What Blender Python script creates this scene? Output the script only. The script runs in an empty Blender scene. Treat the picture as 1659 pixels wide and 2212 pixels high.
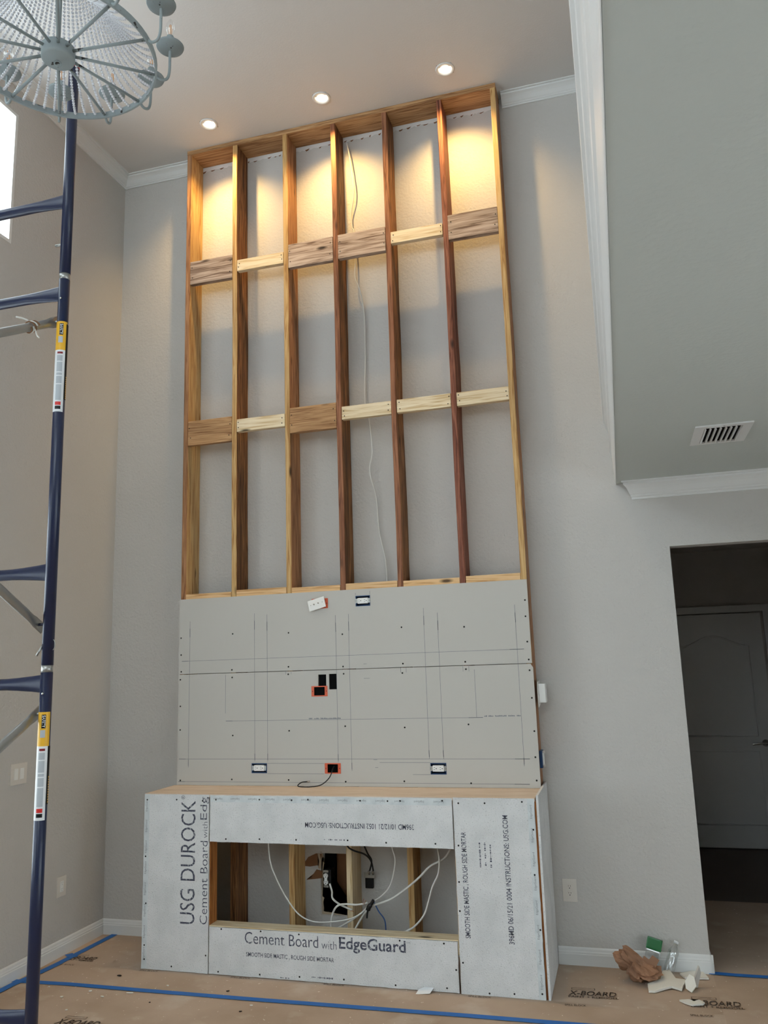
import bpy, bmesh, math, random
from mathutils import Vector, Matrix, noise

random.seed(7)
scn = bpy.context.scene
COL = scn.collection

# ------------------------------------------------------------------ camera, world, exposure
CAM_POS = Vector((2.9698, -5.3192, 1.7816))
YAW, PITCH, ROLL, FPX = 15.7919, 10.7566, -1.8592, 1746.9963
H = 5.825          # main ceiling height
XL = -0.685        # left wall
DF = 0.189         # front plane of the stud frame
YP = -0.202        # front face of the drywall sheets
YB = -0.563        # front face of the cement boards
W = 2.438


def make_camera():
    y, t, r = (math.radians(a) for a in (YAW, PITCH, ROLL))
    fw = Vector((-math.sin(y) * math.cos(t), math.cos(y) * math.cos(t), math.sin(t)))
    rt = Vector((math.cos(y), math.sin(y), 0))
    up = rt.cross(fw)
    rt2 = rt * math.cos(r) + up * math.sin(r)
    up2 = -rt * math.sin(r) + up * math.cos(r)
    cd = bpy.data.cameras.new('camera')
    cd.sensor_fit = 'HORIZONTAL'
    cd.sensor_width = 36.0
    cd.lens = FPX / 1659 * 36.0
    cd.clip_start = 0.02
    o = bpy.data.objects.new('camera', cd)
    COL.objects.link(o)
    m = Matrix((rt2, up2, -fw)).transposed().to_4x4()
    m.translation = CAM_POS
    o.matrix_world = m
    scn.camera = o


make_camera()
wd = bpy.data.worlds.new('overcast_sky')
scn.world = wd
wd.use_nodes = True
wd.node_tree.nodes['Background'].inputs[0].default_value = (0.845, 0.94, 1.01, 1)
wd.node_tree.nodes['Background'].inputs[1].default_value = 6.0
scn.view_settings.view_transform = 'Standard'
scn.view_settings.look = 'None'
scn.view_settings.exposure = 0.14
scn.view_settings.gamma = 1.0
scn.view_settings.use_curve_mapping = False
SPOT_W = 70.0     # each recessed lamp
SPOT_COL = (1.0, 0.63, 0.21)

# ------------------------------------------------------------------ helpers


def lin(c):
    return tuple(((v / 255) / 12.92 if v / 255 <= 0.04045 else ((v / 255 + 0.055) / 1.055) ** 2.4) for v in c) + (1,)


def wloc(o):
    v = Vector((0, 0, 0))
    while o is not None:
        v += o.location
        o = o.parent
    return v


def link(name, mesh, mat=None, parent=None, loc=(0, 0, 0), local=False):
    """One mesh object; loc is a world position unless local."""
    o = bpy.data.objects.new(name, mesh)
    COL.objects.link(o)
    if mat is not None:
        if not mesh.materials:
            for m in (mat if isinstance(mat, (list, tuple)) else [mat]):
                mesh.materials.append(m)
    o.location = Vector(loc)
    if parent is not None:
        o.parent = parent
        if not local:
            o.location = Vector(loc) - wloc(parent)
    return o


def tag(o, label=None, cat=None, group=None, kind=None):
    if label:
        o['label'] = label
    if cat:
        o['category'] = cat
    if group:
        o['group'] = group
    if kind:
        o['kind'] = kind
    return o


def thing(name, loc, label, cat, group=None, rotz=0):
    o = bpy.data.objects.new(name, None)
    o.empty_display_size = 0.05
    COL.objects.link(o)
    o.location = Vector(loc)
    o.rotation_euler = (0, 0, rotz)
    return tag(o, label, cat, group)


def to_mesh(bm, name, smooth=False):
    bm.normal_update()
    me = bpy.data.meshes.new(name)
    bm.to_mesh(me)
    bm.free()
    if smooth:
        for p in me.polygons:
            p.use_smooth = True
    return me


def add_box(bm, x0, x1, y0, y1, z0, z1, bevel=0.0):
    g = bmesh.ops.create_cube(bm, size=1.0)
    vs = g['verts']
    bmesh.ops.scale(bm, vec=(x1 - x0, y1 - y0, z1 - z0), verts=vs)
    bmesh.ops.translate(bm, vec=((x0 + x1) / 2, (y0 + y1) / 2, (z0 + z1) / 2), verts=vs)
    if bevel > 0:
        es = list({e for v in vs for e in v.link_edges})
        bmesh.ops.bevel(bm, geom=es, offset=bevel, segments=2, affect='EDGES', profile=0.7)


def box(name, x0, x1, y0, y1, z0, z1, mat, parent=None, bevel=0.0):
    c = Vector(((x0 + x1) / 2, (y0 + y1) / 2, (z0 + z1) / 2))
    bm = bmesh.new()
    add_box(bm, x0 - c.x, x1 - c.x, y0 - c.y, y1 - c.y, z0 - c.z, z1 - c.z, bevel)
    return link(name, to_mesh(bm, name), mat, parent, c)


def slab(name, axis, c0, c1, u0, u1, v0, v1, holes, mat, parent=None):
    """Flat slab across one axis with rectangular openings (ua, ub, va, vb)."""
    us = sorted({u0, u1, *[min(max(h[i], u0), u1) for h in holes for i in (0, 1)]})
    vs = sorted({v0, v1, *[min(max(h[i], v0), v1) for h in holes for i in (2, 3)]})

    def solid(i, j):
        if i < 0 or j < 0 or i >= len(us) - 1 or j >= len(vs) - 1:
            return False
        a, b = (us[i] + us[i + 1]) / 2, (vs[j] + vs[j + 1]) / 2
        return not any(h[0] < a < h[1] and h[2] < b < h[3] for h in holes)
    bm = bmesh.new()
    cache = {}

    def V(i, j, k):
        if (i, j, k) not in cache:
            p = [0, 0, 0]
            o = [a for a in (0, 1, 2) if a != axis]
            p[axis] = (c0, c1)[k]
            p[o[0]] = us[i]
            p[o[1]] = vs[j]
            cache[(i, j, k)] = bm.verts.new(p)
        return cache[(i, j, k)]
    for i in range(len(us) - 1):
        for j in range(len(vs) - 1):
            if not solid(i, j):
                continue
            for k in (0, 1):
                bm.faces.new([V(i, j, k), V(i + 1, j, k), V(i + 1, j + 1, k), V(i, j + 1, k)])
            for (di, dj, a, b) in ((-1, 0, (i, j), (i, j + 1)), (1, 0, (i + 1, j), (i + 1, j + 1)),
                                   (0, -1, (i, j), (i + 1, j)), (0, 1, (i, j + 1), (i + 1, j + 1))):
                if not solid(i + di, j + dj):
                    bm.faces.new([V(*a, 0), V(*b, 0), V(*b, 1), V(*a, 1)])
    bmesh.ops.recalc_face_normals(bm, faces=bm.faces)
    c = Vector([0, 0, 0])
    for v in bm.verts:
        c += v.co
    c /= len(bm.verts)
    for v in bm.verts:
        v.co -= c
    return link(name, to_mesh(bm, name), mat, parent, c)


def prism(name, pts, a0, a1, mat, axis='x', parent=None, shift=None):
    """Extrude a closed profile along an axis. pts are the two other coordinates; shift(p) moves the first end."""
    bm = bmesh.new()
    rings = []
    for k, a in enumerate((a0, a1)):
        ring = []
        for p in pts:
            s = shift(p) if (shift and k == 0) else 0
            co = {'x': (a + s, p[0], p[1]), 'y': (p[0], a + s, p[1]), 'z': (p[0], p[1], a + s)}[axis]
            ring.append(bm.verts.new(co))
        rings.append(ring)
    n = len(pts)
    for i in range(n):
        j = (i + 1) % n
        bm.faces.new([rings[0][i], rings[0][j], rings[1][j], rings[1][i]])
    bm.faces.new(rings[0])
    bm.faces.new(rings[1])
    bmesh.ops.recalc_face_normals(bm, faces=bm.faces)
    c = sum((v.co for v in bm.verts), Vector()) / len(bm.verts)
    for v in bm.verts:
        v.co -= c
    return link(name, to_mesh(bm, name), mat, parent, c)


def catmull(pts, n=6):
    P = [Vector(p) for p in pts]
    if len(P) < 3:
        return P
    out = []
    for i in range(len(P) - 1):
        a, b, c, d = P[max(i - 1, 0)], P[i], P[i + 1], P[min(i + 2, len(P) - 1)]
        for k in range(n):
            t = k / n
            out.append(0.5 * ((2 * b) + (c - a) * t + (2 * a - 5 * b + 4 * c - d) * t * t + (3 * b - a - 3 * c + d) * t ** 3))
    out.append(P[-1])
    return out


def add_tube(bm, pts, rad, sides=8, cap=True):
    pts = [Vector(p) for p in pts]
    n = len(pts)
    rads = rad if isinstance(rad, (list, tuple)) else [rad] * n
    prev = None
    rings = []
    for i, p in enumerate(pts):
        d = (pts[min(i + 1, n - 1)] - pts[max(i - 1, 0)])
        d = d.normalized() if d.length > 1e-9 else Vector((0, 0, 1))
        if prev is None:
            up = Vector((0, 0, 1)) if abs(d.z) < 0.9 else Vector((1, 0, 0))
            a = d.cross(up).normalized()
        else:
            a = (prev - d * prev.dot(d)).normalized()
        prev = a
        b = d.cross(a)
        rings.append([bm.verts.new(p + (a * math.cos(2 * math.pi * k / sides) + b * math.sin(2 * math.pi * k / sides)) * rads[i]) for k in range(sides)])
    for i in range(n - 1):
        for k in range(sides):
            j = (k + 1) % sides
            bm.faces.new([rings[i][k], rings[i][j], rings[i + 1][j], rings[i + 1][k]])
    if cap:
        bm.faces.new(rings[0][::-1])
        bm.faces.new(rings[-1])


def tube(name, pts, rad, mat, parent=None, sides=8, curve=True, origin=None, local=False):
    bm = bmesh.new()
    q = catmull(pts) if curve else [Vector(p) for p in pts]
    o = Vector(origin) if origin is not None else q[0].copy()
    add_tube(bm, [p - o for p in q], rad, sides)
    bmesh.ops.recalc_face_normals(bm, faces=bm.faces)
    return link(name, to_mesh(bm, name, True), mat, parent, o, local)


def add_lathe(bm, prof, seg=24, close=False):
    rings = []
    for (r, z) in prof:
        if r < 1e-6:
            rings.append([bm.verts.new((0, 0, z))])
        else:
            rings.append([bm.verts.new((r * math.cos(2 * math.pi * k / seg), r * math.sin(2 * math.pi * k / seg), z)) for k in range(seg)])
    for a, b in zip(rings[:-1], rings[1:]):
        for k in range(seg):
            j = (k + 1) % seg
            if len(a) == 1 and len(b) == 1:
                continue
            if len(a) == 1:
                bm.faces.new([a[0], b[j], b[k]])
            elif len(b) == 1:
                bm.faces.new([a[k], a[j], b[0]])
            else:
                bm.faces.new([a[k], a[j], b[j], b[k]])
    bmesh.ops.recalc_face_normals(bm, faces=bm.faces)


def lathe_mesh(name, prof, seg=24, smooth=True):
    bm = bmesh.new()
    add_lathe(bm, prof, seg)
    return to_mesh(bm, name, smooth)


def polyplate(name, pts, thick, mat, parent=None, loc=(0, 0, 0), normal='z'):
    """Irregular plate: outline pts (two coordinates), given thickness along normal."""
    bm = bmesh.new()

    def co(p, t):
        return {'z': (p[0], p[1], t), 'y': (p[0], t, p[1]), 'x': (t, p[0], p[1])}[normal]
    a = [bm.verts.new(co(p, 0)) for p in pts]
    b = [bm.verts.new(co(p, thick)) for p in pts]
    n = len(pts)
    fa = bm.faces.new(a)
    fb = bm.faces.new(b)
    for i in range(n):
        j = (i + 1) % n
        bm.faces.new([a[i], a[j], b[j], b[i]])
    bmesh.ops.triangulate(bm, faces=[fa, fb])
    bmesh.ops.recalc_face_normals(bm, faces=bm.faces)
    return link(name, to_mesh(bm, name), mat, parent, loc)


_text_cache = {}


def text_mesh(s, shear=0.0, offset=0.0):
    """Unit-box lettering (x 0..1, y 0..1) and its raw aspect ratio."""
    key = (s, shear, offset)
    if key in _text_cache:
        return _text_cache[key]
    cu = bpy.data.curves.new('lettering', 'FONT')
    cu.body = s
    cu.size = 1.0
    cu.shear = shear
    cu.offset = offset
    cu.resolution_u = 3
    ob = bpy.data.objects.new('lettering', cu)
    COL.objects.link(ob)
    dg = bpy.context.evaluated_depsgraph_get()
    me = bpy.data.meshes.new_from_object(ob.evaluated_get(dg))
    bpy.data.objects.remove(ob)
    bpy.data.curves.remove(cu)
    xs = [v.co.x for v in me.vertices]
    ys = [v.co.y for v in me.vertices]
    x0, x1, y0, y1 = min(xs), max(xs), min(ys), max(ys)
    verts = [((v.co.x - x0) / (x1 - x0), (v.co.y - y0) / (y1 - y0)) for v in me.vertices]
    faces = [tuple(p.vertices) for p in me.polygons]
    bpy.data.meshes.remove(me)
    _text_cache[key] = (verts, faces)
    return _text_cache[key]


def text(s, origin, right, up, w, h, mat, parent, name='lettering', shear=0.0, offset=0.0, clip=None):
    """Flat printed lettering: lower-left corner at origin, running along right, standing along up."""
    verts, faces = text_mesh(s, shear, offset)
    R, U = Vector(right) * w, Vector(up) * h
    me = bpy.data.meshes.new(name)
    me.from_pydata([R * a + U * b for a, b in verts], [], faces)
    if clip:
        bm = bmesh.new()
        bm.from_mesh(me)
        co, no = clip
        bmesh.ops.bisect_plane(bm, geom=bm.verts[:] + bm.edges[:] + bm.faces[:], plane_co=Vector(co) - Vector(origin), plane_no=no, clear_outer=True)
        bm.to_mesh(me)
        bm.free()
    return link(name, me, mat, parent, origin)


def strip(name, pts, width, mat, parent=None, z=0.006, thick=0.0006):
    """Flat tape along a polyline on the floor."""
    bm = bmesh.new()
    q = [Vector((p[0], p[1], z)) for p in pts]
    L, Rr = [], []
    for i, p in enumerate(q):
        d = (q[min(i + 1, len(q) - 1)] - q[max(i - 1, 0)]).normalized()
        nrm = Vector((-d.y, d.x, 0)) * width / 2
        L.append(bm.verts.new(p + nrm - q[0]))
        Rr.append(bm.verts.new(p - nrm - q[0]))
    for i in range(len(q) - 1):
        bm.faces.new([L[i], Rr[i], Rr[i + 1], L[i + 1]])
    g = bmesh.ops.extrude_face_region(bm, geom=bm.faces[:])
    bmesh.ops.translate(bm, vec=(0, 0, thick), verts=[v for v in g['geom'] if isinstance(v, bmesh.types.BMVert)])
    bmesh.ops.recalc_face_normals(bm, faces=bm.faces)
    return link(name, to_mesh(bm, name), mat, parent, q[0])


def copy_tree(o, parent=None):
    c = o.copy()
    COL.objects.link(c)
    c.parent = parent
    for ch in o.children:
        copy_tree(ch, c)
    return c


# ------------------------------------------------------------------ materials
MATS = {}


def base(name, col, rough=0.6, metal=0.0, spec=0.4):
    m = bpy.data.materials.new(name)
    m.use_nodes = True
    b = m.node_tree.nodes['Principled BSDF']
    b.inputs['Base Color'].default_value = lin(col)
    b.inputs['Roughness'].default_value = rough
    b.inputs['Metallic'].default_value = metal
    b.inputs['Specular IOR Level'].default_value = spec
    MATS[name] = m
    return m, m.node_tree.nodes, m.node_tree.links, b


def add_noise_bump(m, scale, strength, dist=0.01, detail=3.0, coord='Object'):
    n, l = m.node_tree.nodes, m.node_tree.links
    tc = n.new('ShaderNodeTexCoord')
    t = n.new('ShaderNodeTexNoise')
    t.inputs['Scale'].default_value = scale
    t.inputs['Detail'].default_value = detail
    bp = n.new('ShaderNodeBump')
    bp.inputs['Strength'].default_value = strength
    bp.inputs['Distance'].default_value = dist
    l.new(tc.outputs[coord], t.inputs['Vector'])
    l.new(t.outputs['Fac'], bp.inputs['Height'])
    l.new(bp.outputs['Normal'], n['Principled BSDF'].inputs['Normal'])
    return tc


def mottle(m, tc, col2, scale, lo=0.4, hi=0.65, detail=4.0, stretch=None):
    n, l = m.node_tree.nodes, m.node_tree.links
    b = n['Principled BSDF']
    t = n.new('ShaderNodeTexNoise')
    t.inputs['Scale'].default_value = scale
    t.inputs['Detail'].default_value = detail
    src = tc.outputs['Object']
    if stretch:
        mp = n.new('ShaderNodeMapping')
        mp.inputs['Scale'].default_value = stretch
        l.new(src, mp.inputs['Vector'])
        src = mp.outputs['Vector']
    l.new(src, t.inputs['Vector'])
    r = n.new('ShaderNodeMapRange')
    r.inputs['From Min'].default_value = lo
    r.inputs['From Max'].default_value = hi
    l.new(t.outputs['Fac'], r.inputs['Value'])
    mx = n.new('ShaderNodeMix')
    mx.data_type = 'RGBA'
    inp = b.inputs['Base Color']
    if inp.is_linked:
        l.new(inp.links[0].from_socket, mx.inputs['A'])
    else:
        mx.inputs['A'].default_value = inp.default_value
    mx.inputs['B'].default_value = lin(col2)
    l.new(r.outputs['Result'], mx.inputs['Factor'])
    l.new(mx.outputs['Result'], inp)


def plain(name, col, rough=0.5, metal=0.0, spec=0.4, bump=None):
    m, n, l, b = base(name, col, rough, metal, spec)
    if bump:
        add_noise_bump(m, *bump)
    return m


def wood(name, light, mid, dark, axis, stain=0.5, knots=True, rough=0.62):
    """Sawn timber with grain running along the given local axis."""
    m, n, l, b = base(name, mid, rough, 0, 0.25)
    tc = n.new('ShaderNodeTexCoord')
    oi = n.new('ShaderNodeObjectInfo')
    mul = n.new('ShaderNodeVectorMath')
    mul.operation = 'SCALE'
    mul.inputs['Scale'].default_value = 37.0
    comb = n.new('ShaderNodeCombineXYZ')
    for k in range(3):
        l.new(oi.outputs['Random'], comb.inputs[k])
    l.new(comb.outputs[0], mul.inputs[0])
    add = n.new('ShaderNodeVectorMath')
    add.operation = 'ADD'
    l.new(tc.outputs['Object'], add.inputs[0])
    l.new(mul.outputs[0], add.inputs[1])
    sc = [46.0, 46.0, 46.0]
    sc[axis] = 2.4
    mp = n.new('ShaderNodeMapping')
    mp.inputs['Scale'].default_value = sc
    l.new(add.outputs[0], mp.inputs['Vector'])
    g = n.new('ShaderNodeTexNoise')
    g.inputs['Scale'].default_value = 1.0
    g.inputs['Detail'].default_value = 5.0
    g.inputs['Distortion'].default_value = 1.7
    l.new(mp.outputs[0], g.inputs['Vector'])
    cr = n.new('ShaderNodeValToRGB')
    cr.color_ramp.elements[0].position = 0.36
    cr.color_ramp.elements[0].color = lin(dark)
    cr.color_ramp.elements[1].position = 0.64
    cr.color_ramp.elements[1].color = lin(light)
    e = cr.color_ramp.elements.new(0.48)
    e.color = lin(mid)
    l.new(g.outputs['Fac'], cr.inputs['Fac'])
    # broad stains along the board
    sc2 = [9.0, 9.0, 9.0]
    sc2[axis] = 0.9
    mp2 = n.new('ShaderNodeMapping')
    mp2.inputs['Scale'].default_value = sc2
    l.new(add.outputs[0], mp2.inputs['Vector'])
    s = n.new('ShaderNodeTexNoise')
    s.inputs['Scale'].default_value = 1.0
    s.inputs['Detail'].default_value = 2.0
    l.new(mp2.outputs[0], s.inputs['Vector'])
    mr = n.new('ShaderNodeMapRange')
    mr.inputs['From Min'].default_value = 0.46
    mr.inputs['From Max'].default_value = 0.72
    mr.inputs['To Max'].default_value = stain
    l.new(s.outputs['Fac'], mr.inputs['Value'])
    mx = n.new('ShaderNodeMix')
    mx.data_type = 'RGBA'
    l.new(mr.outputs[0], mx.inputs['Factor'])
    l.new(cr.outputs['Color'], mx.inputs['A'])
    mx.inputs['B'].default_value = lin(tuple(c * 0.75 for c in dark))
    last = mx.outputs['Result']
    if knots:
        sc3 = [7.0, 7.0, 7.0]
        sc3[axis] = 2.2
        mp3 = n.new('ShaderNodeMapping')
        mp3.inputs['Scale'].default_value = sc3
        l.new(add.outputs[0], mp3.inputs['Vector'])
        v = n.new('ShaderNodeTexVoronoi')
        v.inputs['Scale'].default_value = 1.0
        l.new(mp3.outputs[0], v.inputs['Vector'])
        kr = n.new('ShaderNodeMapRange')
        kr.inputs['From Min'].default_value = 0.12
        kr.inputs['From Max'].default_value = 0.05
        l.new(v.outputs['Distance'], kr.inputs['Value'])
        mx2 = n.new('ShaderNodeMix')
        mx2.data_type = 'RGBA'
        l.new(kr.outputs[0], mx2.inputs['Factor'])
        l.new(last, mx2.inputs['A'])
        mx2.inputs['B'].default_value = lin(tuple(c * 0.45 for c in dark))
        last = mx2.outputs['Result']
    l.new(last, b.inputs['Base Color'])
    bp = n.new('ShaderNodeBump')
    bp.inputs['Strength'].default_value = 0.25
    bp.inputs['Distance'].default_value = 0.002
    l.new(g.outputs['Fac'], bp.inputs['Height'])
    l.new(bp.outputs['Normal'], b.inputs['Normal'])
    return m


def glassy(name, tint, gloss=0.12, rough=0.02):
    """Thin clear pane: mostly see-through, a little mirror sheen."""
    m = bpy.data.materials.new(name)
    m.use_nodes = True
    n, l = m.node_tree.nodes, m.node_tree.links
    n.remove(n['Principled BSDF'])
    t = n.new('ShaderNodeBsdfTransparent')
    t.inputs[0].default_value = tint
    g = n.new('ShaderNodeBsdfGlossy')
    g.inputs['Roughness'].default_value = rough
    mx = n.new('ShaderNodeMixShader')
    mx.inputs[0].default_value = gloss
    l.new(t.outputs[0], mx.inputs[1])
    l.new(g.outputs[0], mx.inputs[2])
    l.new(mx.outputs[0], n['Material Output'].inputs[0])
    return m


WALL = plain('wall_paint', (195, 192, 188), 0.75, 0, 0.25, (62.0, 0.48, 0.007))
CEIL = plain('ceiling_paint', (214, 211, 208), 0.85, 0, 0.2, (80.0, 0.2, 0.004))
LCEIL = plain('lower_ceiling_paint', (196, 202, 199), 0.8, 0, 0.2, (45.0, 0.35, 0.006))
TRIM = plain('trim_paint', (222, 223, 222), 0.35, 0, 0.45)
GYP = plain('gypsum_board', (193, 190, 184), 0.85, 0, 0.15, (14.0, 0.03, 0.003))
GYPW = plain('gypsum_white', (226, 224, 216), 0.9, 0, 0.1, (60.0, 0.2, 0.003))
KRAFT = plain('torn_kraft_paper', (128, 92, 66), 0.85, 0, 0.1, (30.0, 0.3, 0.004))
TANP = plain('torn_board_core', (176, 158, 136), 0.9, 0, 0.1)
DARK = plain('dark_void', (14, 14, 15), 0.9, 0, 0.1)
PENCIL = plain('pencil_line', (112, 115, 124), 0.8, 0, 0.1)
PENCILD = plain('pencil_line_dark', (84, 88, 100), 0.8, 0, 0.1)
BLACK = plain('black_metal', (16, 16, 17), 0.5, 0, 0.3)
RUBBER = plain('black_cable_jacket', (18, 18, 19), 0.45, 0, 0.4)
WHITEP = plain('white_plastic', (233, 233, 230), 0.35, 0, 0.45)
IVORYP = plain('ivory_plastic', (214, 208, 200), 0.35, 0, 0.45)
BLUEP = plain('blue_box_plastic', (28, 62, 104), 0.45, 0, 0.4)
ORANGEP = plain('orange_plastic', (214, 96, 62), 0.45, 0, 0.4)
CABLEW = plain('white_cable_jacket', (222, 220, 214), 0.5, 0, 0.35)
CABLEB = plain('blue_cable_jacket', (58, 92, 148), 0.5, 0, 0.35)
COPPER = plain('bare_copper', (190, 120, 84), 0.4, 0.9)
STEEL = plain('galvanised_steel', (168, 168, 164), 0.38, 0.85, 0.5, (60.0, 0.15, 0.003))
CHROME = plain('bright_nickel', (190, 188, 184), 0.25, 1.0)
NAVY = plain('navy_enamel', (14, 27, 62), 0.34, 0, 0.55)
TAPE = plain('blue_painter_tape', (44, 108, 186), 0.6, 0, 0.3, (40.0, 0.15, 0.002))
INK = plain('grey_print_ink', (78, 80, 94), 0.8, 0, 0.15)
INKF = plain('faded_print_ink', (132, 136, 142), 0.8, 0, 0.15)
INKK = plain('black_print_ink', (58, 50, 46), 0.8, 0, 0.15)
YELLOW = plain('yellow_label', (232, 178, 46), 0.4, 0, 0.4)
LABELW = plain('white_label', (226, 228, 230), 0.4, 0, 0.4)
LABELG = plain('grey_label_print', (178, 184, 190), 0.5, 0, 0.4)
RED = plain('red_label', (206, 44, 40), 0.4, 0, 0.4)
MAROON = plain('maroon_label', (128, 26, 34), 0.4, 0, 0.4)
GREENP = plain('green_package', (24, 104, 52), 0.3, 0, 0.5)
PLY = wood('plywood_face', (216, 200, 184), (208, 190, 172), (196, 175, 155), 0, 0.1, False)
PALEG = plain('distressed_grey_paint', (150, 160, 162), 0.6, 0, 0.3, (70.0, 0.1, 0.002))
DARKF = plain('dark_hall_floor', (92, 84, 76), 0.55, 0, 0.35, (6.0, 0.05, 0.004))
BULB = glassy('bulb_glass', (1, 1, 1, 1), 0.14)
PANE = glassy('window_glass', (0.97, 0.985, 0.98, 1), 0.06)
CLEARP = glassy('clear_plastic', (0.94, 0.96, 0.96, 1), 0.25, 0.12)
AMBER = plain('amber_filament', (232, 168, 104), 0.5)


def extra_mats():
    # distressed chips on the grey fixture
    m = PALEG
    n, l = m.node_tree.nodes, m.node_tree.links
    tc = n.new('ShaderNodeTexCoord')
    mottle(m, tc, (52, 48, 46), 19.0, 0.635, 0.66)
    # kraft floor paper
    m, n, l, b = base('floor_kraft_paper', (184, 163, 145), 0.7, 0, 0.25)
    tc = add_noise_bump(m, 5.0, 0.10, 0.01, 3.0)
    mottle(m, tc, (166, 144, 124), 1.7, 0.42, 0.7)
    mottle(m, tc, (204, 192, 178), 3.1, 0.55, 0.78)
    mottle(m, tc, (224, 214, 202), 42.0, 0.70, 0.74, 2.0)
    # subfloor strip
    m, n, l, b = base('bare_subfloor', (196, 172, 152), 0.8, 0, 0.2)
    tc = add_noise_bump(m, 20.0, 0.1, 0.003)
    mottle(m, tc, (176, 150, 128), 4.0)
    # cement board
    m, n, l, b = base('cement_board', (222, 222, 222), 0.92, 0, 0.1)
    tc = add_noise_bump(m, 150.0, 0.55, 0.006, 4.0)
    mottle(m, tc, (210, 211, 211), 7.0, 0.4, 0.7)
    mottle(m, tc, (184, 185, 185), 130.0, 0.60, 0.72, 2.0)
    m, n, l, b = base('cement_board_edge_tape', (214, 219, 220), 0.6, 0, 0.25)
    tc = add_noise_bump(m, 60.0, 0.12, 0.003)
    mottle(m, tc, (196, 202, 204), 12.0)
    # crystal beads
    m, n, l, b = base('crystal_bead', (246, 248, 255), 0.06, 0, 0.9)
    b.inputs['Transmission Weight'].default_value = 0.2
    b.inputs['IOR'].default_value = 1.6
    # brown bag
    m, n, l, b = base('brown_paper_bag', (146, 112, 90), 0.8, 0, 0.2)
    tc = add_noise_bump(m, 24.0, 0.4, 0.01)
    mottle(m, tc, (164, 124, 98), 9.0, 0.45, 0.65)
    # lamp lens
    m, n, l, b = base('lamp_lens', (255, 240, 215), 0.4)
    b.inputs['Emission Color'].default_value = (1.0, 0.86, 0.66, 1)
    b.inputs['Emission Strength'].default_value = 5.0
    # faded printing: ink broken up by the rough board
    m = INK
    n, l = m.node_tree.nodes, m.node_tree.links
    tc = n.new('ShaderNodeTexCoord')
    mottle(m, tc, (170, 173, 176), 75.0, 0.54, 0.66, 2.0)
    m = INKK
    n, l = m.node_tree.nodes, m.node_tree.links
    tc = n.new('ShaderNodeTexCoord')
    mottle(m, tc, (150, 122, 100), 60.0, 0.56, 0.66, 2.0)


extra_mats()
PAPER = MATS['floor_kraft_paper']
CEMENT = MATS['cement_board']
CTAPE = MATS['cement_board_edge_tape']
BEAD = MATS['crystal_bead']
BAG = MATS['brown_paper_bag']
LENS = MATS['lamp_lens']
SUBF = MATS['bare_subfloor']

GOLD_Z = wood('gold_stud', (212, 178, 126), (196, 158, 104), (164, 120, 72), 2, 0.3)
BROWN_Z = wood('brown_stud', (182, 136, 98), (160, 114, 78), (122, 82, 54), 2, 0.4)
DARK_Z = wood('dark_stud', (160, 114, 72), (122, 82, 50), (76, 48, 28), 2, 0.75)  # darkest timber: stud sides, and shade painted into one inner stud
RED_Z = wood('red_stud', (158, 104, 82), (132, 80, 62), (90, 50, 38), 2, 0.55)
RUST_Z = wood('rust_stud', (164, 114, 84), (142, 94, 68), (106, 66, 46), 2, 0.45)
GOLD_X = wood('gold_board', (204, 156, 100), (184, 134, 80), (140, 92, 52), 0, 0.4)
OLD_X = wood('old_board', (200, 160, 116), (178, 136, 94), (138, 98, 64), 0, 0.45)
GREY_X = wood('weathered_board', (196, 176, 160), (166, 144, 128), (112, 90, 76), 0, 0.4)
PINE_X = wood('fresh_pine', (238, 222, 192), (228, 208, 172), (206, 178, 134), 0, 0.12)
PEACH_X = wood('peach_pine', (232, 196, 150), (222, 182, 132), (196, 150, 100), 0, 0.15)
PINE_Z = wood('pine_stud', (222, 188, 140), (204, 166, 116), (168, 124, 78), 2, 0.25)
PALE_Z = wood('pale_stud', (226, 206, 172), (214, 192, 154), (186, 158, 118), 2, 0.12)
ORANGE_Z = wood('orange_post', (196, 134, 76), (172, 108, 56), (130, 74, 36), 2, 0.3)

# ------------------------------------------------------------------ the setting
S = lambda o: tag(o, kind='structure')

REAR, RIGHT = -8.5, 6.5
S(slab('floor', 2, -0.12, 0.0, XL - 0.15, RIGHT + 0.15, REAR - 0.15, 3.5, [], SUBF))
S(slab('wall_back', 1, 0.0, 0.115, XL - 0.15, RIGHT + 0.15, 0, H + 0.1, [(3.315, 4.25, -1, 2.459), (0.958, 1.2, 0.205, 0.58)], WALL))
wback = bpy.data.objects['wall_back']
LW_HOLES = [(-3.05, -1.25, 4.6, 5.554), (-5.3, -3.4, 4.6, 5.554), (-7.9, -5.7, 4.6, 5.554),
            (-3.6, -2.1, 0.9, 2.4), (-6.6, -4.6, 0.9, 2.4)]
S(slab('wall_left', 0, XL - 0.15, XL, REAR - 0.15, 0, 0, H + 0.1, LW_HOLES, WALL))
RW_HOLES = [(-0.3, 2.8, 3.2, 5.5)]
SW_HOLES = [(-3.9, -2.6, 0.1, 2.1), (-6.3, -5.0, 0.1, 2.1)]  # unseen right-wall windows, added and sized to brighten the lower ceiling
S(slab('wall_rear', 1, REAR - 0.15, REAR, XL, RIGHT + 0.15, 0, H + 0.1, RW_HOLES, WALL))
S(slab('wall_right', 0, RIGHT, RIGHT + 0.15, REAR, 0, 0, 3.335, SW_HOLES, WALL))
S(slab('wall_right_upper', 0, 3.03, 3.15, REAR, 0, 3.335, H, [], WALL))
LX, LY = (0.317, 1.218, 2.129), -0.431
can = [(x - 0.052, x + 0.052, LY - 0.052, LY + 0.052) for x in LX]
S(slab('ceiling', 2, H, H + 0.12, XL - 0.15, 3.15, REAR - 0.15, 0.0, can, CEIL))
S(slab('ceiling', 2, 2.884, 3.335, 3.029, RIGHT, REAR, 0.0, [], LCEIL))

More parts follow.
